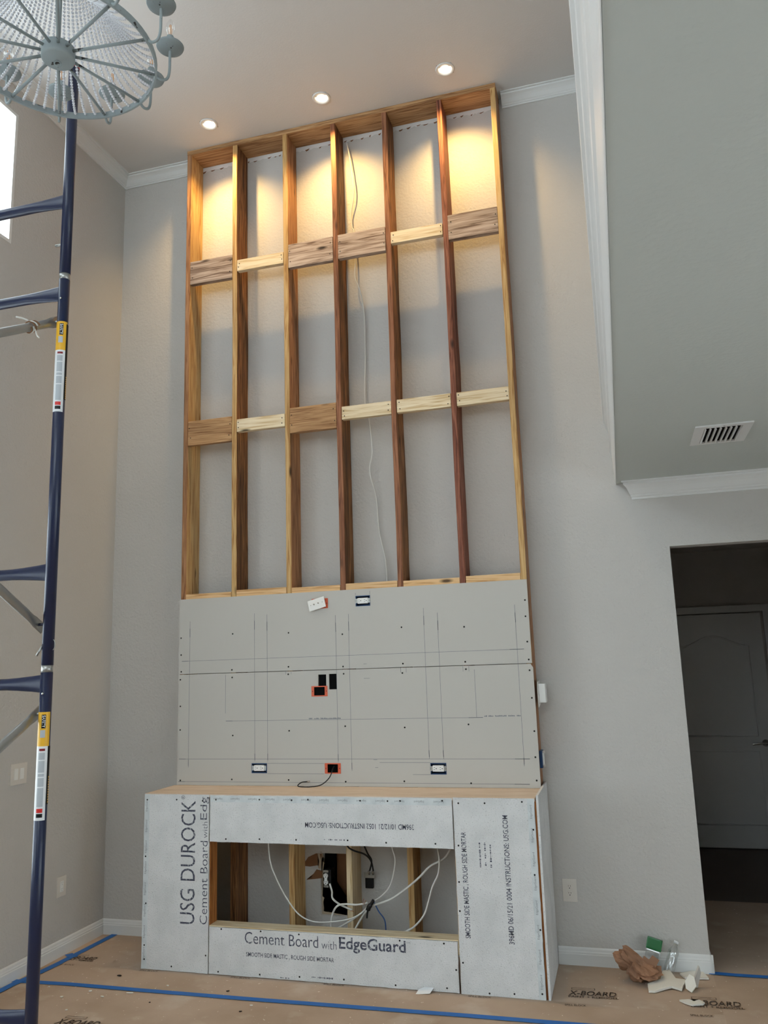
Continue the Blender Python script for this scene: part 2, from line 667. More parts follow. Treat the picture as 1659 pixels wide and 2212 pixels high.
# crown mouldings
CROWN = [(0, 0.081), (0.010, 0.081), (0.011, 0.071), (0.018, 0.068), (0.020, 0.061), (0.027, 0.056), (0.034, 0.047), (0.044, 0.034), (0.056, 0.025),
         (0.070, 0.019), (0.074, 0.017), (0.075, 0.008), (0.090, 0.007), (0.091, 0.0), (0, 0)]
S(prism('trim_1', [(-a, H - b) for a, b in CROWN], XL + 0.002, -0.004, TRIM, 'x'))
S(prism('trim_2', [(-a, H - b) for a, b in CROWN], 2.462, 3.03, TRIM, 'x'))
S(prism('trim_3', [(XL + a, H - b) for a, b in CROWN], REAR, -0.002, TRIM, 'y'))
LC = [(a, b * 1.36) for a, b in CROWN]
S(prism('trim_4', [(-a, 2.884 - b) for a, b in LC], 3.122, RIGHT, TRIM, 'x', shift=lambda p: -0.72 * (-p[0])))
FASC = [(3.028, 2.880), (3.0255, 2.882), (3.0225, 2.890), (3.020, 2.91), (3.014, 3.06), (3.014, 3.075), (3.006, 3.09), (3.006, 3.235), (3.000, 3.247),
        (2.992, 3.258), (2.989, 3.29), (2.979, 3.300), (2.977, 3.335), (3.06, 3.335), (3.06, 3.30), (3.0265, 3.29)]
S(prism('trim_5', FASC, REAR, -0.001, TRIM, 'y'))
# baseboards
BB = [(0, 0), (0.016, 0), (0.016, 0.062), (0.013, 0.066), (0.013, 0.074), (0.010, 0.080), (0.008, 0.092), (0.003, 0.100), (0, 0.100)]
S(prism('baseboard_back', [(-a, b) for a, b in BB], XL + 0.001, -0.022, TRIM, 'x'))
S(prism('baseboard_back_right', [(-a, b) for a, b in BB], 2.463, 3.331, TRIM, 'x'))
S(prism('baseboard_doorway', [(3.315 + a, b) for a, b in BB], -0.016, 0.13, TRIM, 'y'))
S(prism('baseboard_left', [(XL + a, b) for a, b in BB], REAR, 0.0, TRIM, 'y'))

# windows: frames, sashes and panes set in the wall thickness


def window(n, axis, c, u0, u1, v0, v1, cols, rows):
    """axis 0: opening in the left wall (u = y); axis 1: in the rear wall (u = x)."""
    f = 0.022
    holes = []
    cw, ch = (u1 - u0 - f) / cols, (v1 - v0 - f) / rows
    for i in range(cols):
        for j in range(rows):
            holes.append((u0 + f + i * cw, u0 + (i + 1) * cw, v0 + f + j * ch, v0 + (j + 1) * ch))
    w = S(slab('window_%d' % n, axis, c - 0.03, c + 0.03, u0, u1, v0, v1, holes, TRIM))
    for h in holes:
        slab('pane', axis, c - 0.003, c + 0.003, h[0], h[1], h[2], h[3], [], PANE, w)
    return w


for k, h in enumerate(LW_HOLES):
    window(k + 1, 0, XL - 0.028, *h, 2, 1 if h[2] > 4 else 2)
for k, h in enumerate(RW_HOLES):
    window(k + 6, 1, REAR - 0.1, *h, 3, 2)
for k, h in enumerate(SW_HOLES):
    window(k + 7, 0, RIGHT + 0.1, *h, 2, 1)

# hall behind the doorway
S(slab('wall_hall_left', 0, 2.9, 3.0, 0.115, 3.3, 0, 2.8, [], WALL))
S(slab('wall_hall_right', 0, 5.3, 5.4, 0.115, 3.3, 0, 2.8, [], WALL))
S(slab('wall_hall_back', 1, 3.27, 3.37, 2.9, 5.4, 0, 2.8, [], WALL))
S(slab('ceiling', 2, 2.8, 2.9, 2.9, 5.4, 0.115, 3.37, [], CEIL))
hf = S(slab('floor', 2, 0.0, 0.0015, 3.0, 5.3, 1.3, 3.27, [], DARKF))


def hall_door():
    d = S(box('door_1', 3.38, 4.285, 3.232, 3.268, 0.012, 2.172, TRIM, None, 0.003))
    arch = []
    for k in range(17):
        t = k / 16
        arch.append((3.52 + 0.625 * t, 3.231, 1.86 + 0.10 * math.sin(math.pi * t) ** 2))
    up = [(3.52, 3.231, 1.02), (3.52, 3.231, 1.86)] + arch[1:-1] + [(4.145, 3.231, 1.86), (4.145, 3.231, 1.02), (3.52, 3.231, 1.02)]
    tube('panel_moulding', up, 0.010, TRIM, d, 6, False)
    lo = [(3.52, 3.231, 0.22), (3.52, 3.231, 0.88), (4.145, 3.231, 0.88), (4.145, 3.231, 0.22), (3.52, 3.231, 0.22)]
    tube('panel_moulding', lo, 0.010, TRIM, d, 6, False)
    me = lathe_mesh('rosette', [(0, 0.0), (0.030, 0.0), (0.033, 0.004), (0.030, 0.012), (0.013, 0.018), (0.012, 0.045), (0, 0.045)], 20)
    r = link('rosette', me, CHROME, d, (4.205, 3.232, 0.955))
    r.rotation_euler = (math.radians(90), 0, 0)
    tube('lever_handle', [(4.205, 3.19, 0.955), (4.17, 3.184, 0.957), (4.12, 3.186, 0.952), (4.085, 3.19, 0.948)], [0.010] * 19, CHROME, d)
    S(prism('trim_6', [(3.236, 0), (3.27, 0), (3.27, 2.25), (3.236, 2.25)], 4.31, 4.375, TRIM, 'x'))
    S(prism('trim_7', [(3.236, 2.185), (3.27, 2.185), (3.27, 2.25), (3.236, 2.25)], 3.30, 4.31, TRIM, 'x'))
    S(prism('baseboard_hall', [(3.27 - a, b) for a, b in BB], 4.376, 5.3, TRIM, 'x'))


hall_door()

# the hole torn into the back wall inside the base, and the strip where the old crown was cut away


def torn_wall():
    box('cavity_back', 0.94, 1.22, 0.090, 0.114, 0.19, 0.60, KRAFT, wback)
    rnd = random.Random(3)
    # ragged left and lower rim
    pts = [(0.95, 0.59), (0.965, 0.59)]
    z = 0.585
    while z > 0.23:
        pts.append((0.962 + rnd.uniform(-0.002, 0.016), z))
        z -= rnd.uniform(0.008, 0.02)
    x = 0.968
    while x < 1.19:
        pts.append((x, 0.214 + rnd.uniform(-0.004, 0.012)))
        x += rnd.uniform(0.008, 0.02)
    pts += [(1.21, 0.215), (1.21, 0.198), (0.95, 0.198)]
    polyplate('torn_rim', pts, -0.012, TANP, wback, (0, 0.012, 0), 'y')
    for pp in ([(0.823, 0.497), (0.868, 0.553), (0.923, 0.577), (0.962, 0.575), (0.955, 0.53), (0.94, 0.505), (0.88, 0.494)],
               [(0.853, 0.412), (0.885, 0.425), (0.905, 0.452), (0.925, 0.478), (0.965, 0.470), (0.965, 0.426), (0.91, 0.418)]):
        polyplate('torn_paper_flap', pp, -0.002, KRAFT, wback, (0, -0.001, 0), 'y')
    box('cavity_side', 0.945, 1.035, 0.070, 0.089, 0.20, 0.60, DARK, wback)
    polyplate('torn_paper_strip', [(0.934, 0.578), (0.950, 0.578), (0.960, 0.52), (0.954, 0.482), (0.938, 0.486), (0.946, 0.53)], -0.003, TANP, wback, (0, -0.0015, 0), 'y')
    # unpainted band at the top with a ragged edge
    up, lo = [], []
    x = 0.0
    while x < 2.44:
        lo.append((x, 5.752 + rnd.uniform(-0.007, 0.008)))
        x += rnd.uniform(0.012, 0.03)
    lo.append((2.44, 5.752))
    bm = bmesh.new()
    rows = [[bm.verts.new((px, y_, pz)) for px, pz in ps] for y_ in (0.0005, -0.0018) for ps in ([(a, H - 0.001) for a, b in lo], lo)]
    for k in range(len(lo) - 1):
        for a_, b_ in ((0, 1), (2, 3), (1, 3), (0, 2)):
            bm.faces.new([rows[a_][k], rows[a_][k + 1], rows[b_][k + 1], rows[b_][k]])
    bmesh.ops.recalc_face_normals(bm, faces=bm.faces)
    link('unpainted_band', to_mesh(bm, 'unpainted_band'), CEIL, wback, (0, 0, 0))
    x = 0.03
    while x < 2.42:
        w_, h_ = rnd.uniform(0.012, 0.045), rnd.uniform(0.004, 0.012)
        zc = 5.752 + rnd.uniform(-0.004, 0.006)
        if rnd.random() < 0.75:
            polyplate('paper_tear', [(x, zc), (x + w_ * 0.3, zc - h_), (x + w_ * 0.7, zc - h_ * 0.4), (x + w_, zc + h_ * 0.7), (x + w_ * 0.5, zc + h_ * 0.3)],
                      -0.0030, KRAFT, wback, (0, -0.0005, 0), 'y')
        x += w_ + rnd.uniform(0.01, 0.06)


torn_wall()

# ------------------------------------------------------------------ recessed lamps


def downlights():
    trim = lathe_mesh('trim_ring', [(0.046, 0.004), (0.050, -0.004), (0.056, -0.007), (0.063, -0.006), (0.067, 0.0), (0.060, 0.001), (0.046, 0.004)], 40)
    bm = bmesh.new()
    add_lathe(bm, [(0.047, 0.0), (0.047, 0.075), (0.0, 0.075)], 32)
    canm = to_mesh(bm, 'housing', True)
    lens = lathe_mesh('lens', [(0, -0.004), (0.032, -0.002), (0.037, 0.0), (0.037, 0.006), (0, 0.006)], 32)
    bm = bmesh.new()
    vs = [bm.verts.new((0.0465 * math.cos(math.radians(a)), 0.0465 * math.sin(math.radians(a)), 0)) for a in range(200, 345, 8)]
    f = bm.faces.new(vs)
    g = bmesh.ops.extrude_face_region(bm, geom=[f])
    bmesh.ops.translate(bm, vec=(0, 0, 0.004), verts=[v for v in g['geom'] if isinstance(v, bmesh.types.BMVert)])
    bmesh.ops.recalc_face_normals(bm, faces=bm.faces)
    hood = to_mesh(bm, 'gimbal_hood')
    where = ('above the bay where the frame stands by the corner', 'above the middle studs of the timber frame', 'above the last bay beside the lower ceiling')
    for x, wh in zip(LX, where):
        t = thing('recessed_light', (x, LY, H), 'lit recessed ceiling spotlight ' + wh, 'light', 'recessed spotlights over the timber frame')
        link('trim_ring', trim, TRIM, t, (0, 0, -0.0005), True)
        link('housing', canm, TRIM, t, (0, 0, 0.002), True)
        le = link('lens', lens, LENS, t, (0, 0.004, 0.014), True)
        le.rotation_euler = (math.radians(30), 0, 0)
        link('gimbal_hood', hood, TRIM, t, (0, 0, 0.003), True)
        ld = bpy.data.lights.new('spot_beam', 'SPOT')
        ld.energy = SPOT_W
        ld.color = SPOT_COL
        ld.spot_size = math.radians(112)
        ld.spot_blend = 1.0
        ld.shadow_soft_size = 0.02
        lo = bpy.data.objects.new('spot_beam', ld)
        COL.objects.link(lo)
        lo.parent = t
        lo.location = (0, 0.0, -0.034)
        d = Vector((0, 0.43, -1.15))
        lo.rotation_euler = d.to_track_quat('-Z', 'Y').to_euler()


downlights()

# ------------------------------------------------------------------ timber frame
SX = [0.0, 0.394, 0.808, 1.197, 1.595, 2.011, 2.400]


def timber_frame():
    fr = thing('timber_frame', (W / 2, -0.095, 0), 'tall open frame of reused timber studs and blocking on the back wall', 'frame')
    rnd = random.Random(11)
    mats = [(BROWN_Z, GOLD_Z), (GOLD_Z, DARK_Z), (GOLD_Z, BROWN_Z), (RUST_Z, DARK_Z), (RUST_Z, DARK_Z), (RED_Z, RED_Z), (GOLD_Z, BROWN_Z)]  # front and side timber per stud; sides mostly the darker timber
    for k, x in enumerate(SX):
        n = 26
        amp = (0.001, 0.0025, 0.001, 0.002, 0.0025, 0.0035, 0.0015)[k]
        bm = bmesh.new()
        z0, z1 = 1.0, H - 0.0385
        rings = []
        for i in range(n + 1):
            z = z0 + (z1 - z0) * i / n
            a = amp * 2 * noise.noise(Vector((k * 7.3, 0.2, z * 1.3)))
            b = amp * 1.5 * noise.noise(Vector((k * 3.1, 5.2, z * 2.7)))
            c = 0.004
            x0, x1 = x + a, x + 0.038 + a + b
            if k == 6:
                x1 = min(x1, W)
            y0, y1 = -DF, -0.004
            rings.append([bm.verts.new((px - x - 0.019, py + 0.095, z - (z0 + z1) / 2)) for px, py in
                          ((x0 + c, y0), (x1 - c, y0), (x1, y0 + c), (x1, y1), (x0, y1), (x0, y0 + c))])
        for i in range(n):
            for q in range(6):
                j = (q + 1) % 6
                f = bm.faces.new([rings[i][q], rings[i][j], rings[i + 1][j], rings[i + 1][q]])
                f.material_index = 0 if q in (0, 1, 5) else 1
        bm.faces.new(rings[0])
        bm.faces.new(rings[-1])
        bmesh.ops.recalc_face_normals(bm, faces=bm.faces)
        link('stud', to_mesh(bm, 'stud'), list(mats[k]), fr, (x + 0.019, -0.095, (z0 + z1) / 2))
    box('top_plate', 0.0, W + 0.002, -DF - 0.001, -0.004, H - 0.038, H - 0.0005, OLD_X, fr, 0.002)
    rows = [(4.871, 4.685, 4.820, 4.732), (3.600, 3.416, 3.568, 3.475)]
    wide = [(1, 0, 1, 1, 0, 1), (1, 0, 1, 0, 0, 0)]
    bmat = [(GREY_X, PINE_X, GREY_X, GREY_X, PINE_X, GREY_X), (OLD_X, PINE_X, OLD_X, PINE_X, PINE_X, PINE_X)]
    nail = lathe_mesh('nail_head', [(0, -0.0012), (0.0038, -0.0008), (0.004, 0.001), (0, 0.001)], 8)
    for r in range(2):
        for b in range(6):
            x0, x1 = SX[b] + 0.0395, SX[b + 1] - 0.0015
            zt, zb = (rows[r][0], rows[r][1]) if wide[r][b] else (rows[r][2], rows[r][3])
            j = rnd.uniform(-0.003, 0.003)
            o = box('blocking_board', x0, x1, -DF - rnd.uniform(-0.001, 0.002), -DF + 0.038, zb + j, zt + j, bmat[r][b], fr, 0.002)
            for sx in (x0 + 0.016, x1 - 0.016):
                for fz in (0.28, 0.72):
                    nn = link('nail_head', nail, BLACK, o, (sx + rnd.uniform(-0.006, 0.006), -DF - 0.0022, zb + (zt - zb) * fz + j + rnd.uniform(-0.008, 0.008)))
                    nn.rotation_euler = (math.radians(-90), 0, 0)
    for b in range(6):
        x0, x1 = SX[b] + 0.0395, SX[b + 1] - 0.0015
        zt = 2.326 + rnd.uniform(-0.004, 0.006)
        box('blocking_board', x0, x1, -DF + 0.0005, -DF + 0.038, zt - 0.089, zt, PEACH_X, fr, 0.002)


timber_frame()

# ------------------------------------------------------------------ drywall sheets
HOLES_UP = [(1.000, 1.110, 2.174, 2.236), (1.309, 1.406, 2.174, 2.241)]
HOLES_LO = [(1.033, 1.090, 1.600, 1.738), (1.109, 1.164, 1.640, 1.740), (1.000, 1.0335, 1.600, 1.660), (1.086, 1.162, 1.114, 1.171), (0.556, 0.662, 1.112, 1.172), (1.772, 1.869, 1.109, 1.176)]
SCREWS = [(0.015, 2.017), (0.017, 1.9), (0.02, 1.785), (0.014, 1.731), (0.017, 1.551), (0.018, 1.393), (0.025, 1.061), (0.412, 2.03), (0.407, 1.787), (0.409, 1.736),
          (0.415, 1.353), (0.409, 1.07), (0.826, 2.02), (0.823, 1.795), (0.821, 1.746), (0.824, 1.38), (0.817, 1.069), (1.209, 1.995), (1.209, 1.785), (1.212, 1.738),
          (1.215, 1.405), (1.21, 1.061), (1.615, 2.023), (1.616, 1.791), (1.61, 1.732), (1.613, 1.393), (1.598, 1.066), (2.026, 2.008), (2.022, 1.79), (2.024, 1.744),
          (2.023, 1.407), (2.021, 1.057), (2.419, 2.157), (2.416, 2.056), (2.417, 1.9), (2.419, 1.791), (2.42, 1.726), (2.423, 1.56), (2.425, 1.363), (2.421, 1.211), (2.42, 1.076)]
PEN_V = [(0.084, 2.13, 1.146), (0.576, 2.163, 1.185), (0.669, 2.151, 1.185), (1.163, 2.123, 1.18), (1.254, 2.126, 1.127), (0.36, 1.755, 1.498),
         (1.765, 2.14, 1.203), (1.856, 2.105, 1.203), (2.352, 2.132, 1.158), (2.077, 1.74, 1.447), (1.307, 2.262, 2.246), (1.407, 2.27, 2.246), (0.804, 1.765, 1.745), (0.842, 1.765, 1.745), (1.60, 1.765, 1.735), (1.636, 1.765, 1.735), (2.005, 1.762, 1.73), (2.043, 1.762, 1.73)]
PEN_H = [(0.023, 2.394, 1.856), (0.363, 2.116, 1.448), (0.012, 2.388, 1.201), (0.667, 1.065, 1.173), (1.44, 1.77, 1.179), (0.666, 1.065, 1.108), (1.655, 1.768, 1.107),
         (0.01, 2.378, 1.054), (1.35, 1.372, 1.797), (1.35, 1.39, 1.705), (1.40, 1.425, 1.196), (1.41, 1.43, 1.148)]


def drywall():
    up = slab('drywall_sheet', 1, YP, -DF - 0.0015, 0.0, W - 0.001, 1.7690, 2.286, HOLES_UP, GYP)
    tag(up, 'grey drywall sheet screwed over the studs just under the open bays', 'drywall')
    lo = slab('drywall_sheet', 1, YP, -DF - 0.0015, 0.0, W + 0.004, 1.0315, 1.7652, HOLES_LO, GYP)
    tag(lo, 'grey drywall sheet with cut holes standing on the plywood ledge', 'drywall')
    scr = lathe_mesh('screw', [(0, -0.0012), (0.0052, -0.0009), (0.0056, 0.0), (0, 0.002)], 10)
    for x, z in SCREWS:
        o = link('screw', scr, BLACK, up if z > 1.767 else lo, (x, YP - 0.0002, z))
        o.rotation_euler = (math.radians(-90), 0, 0)
    rnd = random.Random(5)

    def seg(x0, x1, z0, z1, m):
        for p, a, b in ((up, 1.769, 9), (lo, 0, 1.7655)):
            za, zb = max(min(z0, z1), a), min(max(z0, z1), b)
            if zb - za > 0.0008:
                box('pencil_line', x0, x1, YP - 0.0003, YP + 0.0002, za, zb, m, p)
    for x, z1, z0 in PEN_V:
        seg(x - 0.001, x + 0.001, z0, z1, PENCIL)
        L_ = z1 - z0
        if L_ > 0.3:
            seg(x - 0.0017, x + 0.0017, z1 - 0.11, z1 - 0.05, PENCILD)
            seg(x - 0.0017, x + 0.0017, z0 + 0.01, z0 + 0.05, PENCILD)
    for x0, x1, z in PEN_H:
        seg(x0, x1, z - 0.001, z + 0.001, PENCIL)
        if x1 - x0 > 1.0:
            seg(x1 - 0.09, x1, z - 0.0015, z + 0.0015, PENCILD)
            seg(x0, x0 + 0.05, z - 0.0015, z + 0.0015, PENCILD)
    box('hole_shade', 0.985, 1.185, -DF + 0.0005, -DF + 0.0015, 1.585, 1.755, DARK, lo)  # black sheet behind the cut holes, standing in for the shade inside
    # chipped corner
    polyplate('chipped_corner', [(2.428, 1.766), (2.4425, 1.766), (2.4425, 1.742), (2.436, 1.752)], -0.001, KRAFT, lo, (0, YP - 0.0003, 0), 'y')
    # rows of faint stamped marks
    for xa, xb in ((0.965, 1.184), (2.125, 2.345)):
        bm = bmesh.new()
        x = xa
        while x < xb:
            w_ = rnd.uniform(0.004, 0.008)
            if rnd.random() < 0.85:
                add_box(bm, x, x + w_, -0.0003, 0.0, -0.004, rnd.uniform(0.001, 0.004))
            x += w_ + 0.0025
        link('stamped_marks', to_mesh(bm, 'stamped_marks'), PENCIL, lo, (0, YP, 1.456))


drywall()

# ------------------------------------------------------------------ electrical bits on the drywall


def slots(bm, cx, cz, s=1.0, horiz=True):
    for (dx, dz, w_, h_) in ((-0.0055, 0.005, 0.008, 0.0022), (-0.0055, -0.005, 0.0065, 0.0022)):
        if horiz:
            add_box(bm, cx + dx * s - w_ * s / 2, cx + dx * s + w_ * s / 2, -0.0008, 0, cz + dz * s * 1.2 - h_ * s / 2, cz + dz * s * 1.2 + h_ * s / 2)
        else:
            add_box(bm, cx + dz * s * 1.2 - h_ * s / 2, cx + dz * s * 1.2 + h_ * s / 2, -0.0008, 0, cz - dx * s - w_ * s / 2, cz - dx * s + w_ * s / 2)
    if horiz:
        add_box(bm, cx + 0.004 * s, cx + 0.009 * s, -0.0008, 0, cz - 0.0025 * s, cz + 0.0025 * s)
    else:
        add_box(bm, cx - 0.0025 * s, cx + 0.0025 * s, -0.0008, 0, cz - 0.009 * s, cz - 0.004 * s)


def outlet_box(x0, x1, z0, z1, label):
    """Horizontal blue wall box with a white duplex receptacle."""
    t = thing('outlet_box', ((x0 + x1) / 2, YP, z0), label, 'outlet', 'blue outlet boxes in the drywall')
    slab('box_rim', 1, YP - 0.002, YP + 0.012, x0, x1, z0, z1, [(x0 + 0.005, x1 - 0.005, z0 + 0.005, z1 - 0.005)], BLUEP, t)
    slab('box_body', 1, YP + 0.010, YP + 0.055, x0 + 0.003, x1 - 0.003, z0 + 0.003, z1 - 0.003, [(x0 + 0.005, x1 - 0.005, z0 + 0.005, z1 - 0.005)], BLUEP, t)
    box('box_back', x0 + 0.004, x1 - 0.004, YP + 0.052, YP + 0.056, z0 + 0.004, z1 - 0.004, BLUEP, t)
    cx, cz = (x0 + x1) / 2 - 0.001, (z0 + z1) / 2 + 0.001
    rc = box('receptacle', cx - 0.036, cx + 0.036, YP - 0.004, YP + 0.030, cz - 0.0185, cz + 0.0185, WHITEP, t, 0.003)
    bm = bmesh.new()
    for dx in (-0.019, 0.019):
        slots(bm, dx, 0.0)
    link('slots', to_mesh(bm, 'slots'), BLACK, rc, (cx, YP - 0.004, cz))
    for s in (-1, 1):
        pts = [(cx + s * 0.036, cz - 0.013), (cx + s * 0.049, cz - 0.016), (cx + s * 0.052, cz - 0.006), (cx + s * 0.046, cz), (cx + s * 0.052, cz + 0.006), (cx + s * 0.049, cz + 0.016), (cx + s * 0.036, cz + 0.013)]
        polyplate('mounting_ear', pts, 0.002, STEEL, t, (0, YP - 0.0025, 0), 'y')


outlet_box(1.307, 1.408, 2.173, 2.242, 'blue outlet box with white receptacle near the top edge of the drywall')
outlet_box(0.554, 0.664, 1.111, 1.174, 'blue outlet box with white receptacle low in drywall, farther from the doorway')
outlet_box(1.770, 1.871, 1.108, 1.177, 'blue outlet box with white receptacle low in drywall, nearer the doorway')


def bracket(x0, x1, z0, z1, label, hole=True):
    t = thing('cable_bracket', ((x0 + x1) / 2, YP, z0), label, 'bracket', 'orange low-voltage brackets')
    hx, hz = 0.019, 0.0065
    slab('flange', 1, YP - 0.0025, YP - 0.0002, x0, x1, z0, z1, [(x0 + hx, x1 - hx, z0 + hz, z1 - hz)], ORANGEP, t)
    slab('sleeve', 1, YP - 0.001, YP + 0.03, x0 + hx - 0.002, x1 - hx + 0.002, z0 + hz - 0.002, z1 - hz + 0.002, [(x0 + hx, x1 - hx, z0 + hz, z1 - hz)], BLACK, t)
    if hole:
        box('sleeve_shade', x0 + hx - 0.001, x1 - hx + 0.001, YP + 0.0305, YP + 0.033, z0 + hz - 0.001, z1 - hz + 0.001, DARK, t)  # black plate in the open sleeve, painting its depth as shade
    for x in (x0 + 0.008, x1 - 0.008):
        box('screw_slot', x - 0.002, x + 0.002, YP - 0.0029, YP - 0.0024, (z0 + z1) / 2 - 0.004, (z0 + z1) / 2 + 0.004, BLACK, t)


bracket(0.986, 1.098, 1.597, 1.664, 'orange cable bracket with open dark centre below two cut holes')
bracket(1.070, 1.179, 1.110, 1.175, 'orange cable bracket low in the drywall with black coaxial cable coming out')
bracket(0.997, 1.112, 2.172, 2.238, 'orange cable bracket half hidden behind the crooked white wall plate')


def crooked_plate():
    t = thing('wall_plate', (1.04, YP - 0.004, 2.2), 'white two-jack wall plate hanging crooked over an orange bracket', 'wall plate')
    t.rotation_euler = (math.radians(-6), math.radians(-14), 0)
    bm = bmesh.new()
    add_box(bm, -0.060, 0.060, -0.020, -0.014, -0.036, 0.036, 0.0025)
    link('plate', to_mesh(bm, 'plate'), WHITEP, t, (0, 0, 0), True)
    for x, r_ in ((-0.018, 0.0048), (0.014, 0.0045)):
        o = link('jack', lathe_mesh('jack', [(0, 0.008), (r_ * 0.5, 0.008), (r_, 0.006), (r_, -0.002), (0, -0.002)], 12), CHROME, t, (x, -0.020, 0.001), True)
        o.rotation_euler = (math.radians(90), 0, 0)
        box('jack_core', x - 0.0016, x + 0.0016, -0.0289, -0.0278, -0.0006, 0.0026, BLACK, None).parent = t
    for x in (-0.042, 0.042):
        o = link('screw', lathe_mesh('screw', [(0, 0.001), (0.0025, 0.001), (0.003, 0), (0, 0)], 10), STEEL, t, (x, -0.020, 0.001), True)
        o.rotation_euler = (math.radians(90), 0, 0)


crooked_plate()
tag(tube('coaxial_cable', [(1.124, YP + 0.03, 1.150), (1.128, -0.215, 1.140), (1.111, -0.235, 1.089), (1.057, -0.245, 1.046), (0.984, -0.25, 1.0345), (0.920, -0.25, 1.0345), (0.898, -0.245, 1.041), (0.920, -0.235, 1.059), (0.960, -0.232, 1.064)],
         0.0035, RUBBER), 'black coaxial cable curling down onto the plywood ledge', 'cable')
cx_ = [o for o in COL.objects if o.name.startswith('coaxial_cable')][0]
tube('connector', [(0.958, -0.232, 1.0635), (0.975, -0.231, 1.065)], 0.005, CHROME, cx_, 8, False)


def side_fixtures():
    t = thing('junction_box', (2.47, -0.10, 1.51), 'white plastic junction box hanging off the side of the timber frame', 'junction box')
    pts = [(-0.172, 1.513), (-0.165, 1.50), (-0.035, 1.52), (-0.02, 1.60), (-0.03, 1.665), (-0.15, 1.655), (-0.17, 1.62)]
    polyplate('flange', pts, 0.004, WHITEP, t, (2.456, 0, 0), 'x')
    box('box_body', 2.460, 2.502, -0.145, -0.05, 1.527, 1.642, WHITEP, t, 0.006)
    t = thing('outlet_box', (2.445, -0.09, 1.13), 'blue outlet box on the outer side of the timber frame', 'outlet')
    box('box_body', 2.4385, 2.456, -0.145, -0.045, 1.140, 1.240, BLUEP, t, 0.003)
    box('receptacle', 2.456, 2.463, -0.12, -0.07, 1.155, 1.225, WHITEP, t, 0.003)
    box('mounting_ear', 2.456, 2.470, -0.105, -0.085, 1.222, 1.236, IVORYP, t, 0.002)
    box('mounting_ear', 2.456, 2.470, -0.105, -0.085, 1.144, 1.158, IVORYP, t, 0.002)


side_fixtures()

# ------------------------------------------------------------------ cement-board base
YI = YB - 0.0006     # plane of the printing
X_, Z_ = (1, 0, 0), (0, 0, 1)
nX, nZ = (-1, 0, 0), (0, 0, -1)
BSCREWS = [(0.0, 0.993), (-0.004, 0.654), (0.005, 0.379), (0.0, 0.139), (0.002, 0.059), (0.19, 0.029), (0.42, 0.104), (0.209, 0.996), (0.39, 0.991), (0.482, 0.999), (0.775, 1.003),
           (0.987, 1.002), (1.092, 1.007), (0.551, 0.77), (0.775, 0.775), (1.013, 0.777), (0.523, 0.257), (0.781, 0.258), (1.024, 0.254), (0.504, 0.02), (0.774, 0.022), (1.025, 0.026),
           (1.421, 1.005), (1.589, 1.005), (1.665, 1.007), (1.915, 1.011), (1.338, 0.782), (1.573, 0.775), (1.865, 0.777), (1.276, 0.249), (1.635, 0.254), (1.89, 0.253), (1.953, 0.122),
           (1.897, 0.026), (1.603, 0.021), (1.297, 0.03), (2.008, 0.999), (2.159, 1.001), (2.369, 1.011), (1.998, 0.771), (1.992, 0.578), (1.989, 0.426), (1.993, 0.161), (2.132, 0.016),
           (2.267, 0.023), (2.416, 0.033), (2.415, 0.63), (2.427, 0.351), (2.423, 0.865)]


def rough_board(name, x0, x1, z0, z1, parent, seed):
    """Cement board with slightly crumbled cut edges."""
    rnd = random.Random(seed)
    pts = []

    def run(a, b, fixed, vert, sgn):
        n = max(4, int(abs(b - a) / 0.03))
        for i in range(n):
            t = a + (b - a) * i / n
            j = rnd.uniform(0, 0.0022) * sgn
            pts.append((fixed + j, t) if vert else (t, fixed + j))
    run(x0, x1, z0, False, 1)
    run(z0, z1, x1, True, -1)
    run(x1, x0, z1, False, -1)
    run(z1, z0, x0, True, 1)
    cx, cz = (x0 + x1) / 2, (z0 + z1) / 2
    return polyplate(name, [(a - cx, b - cz) for a, b in pts], 0.0127, CEMENT, parent, (cx, YB, cz), 'y')


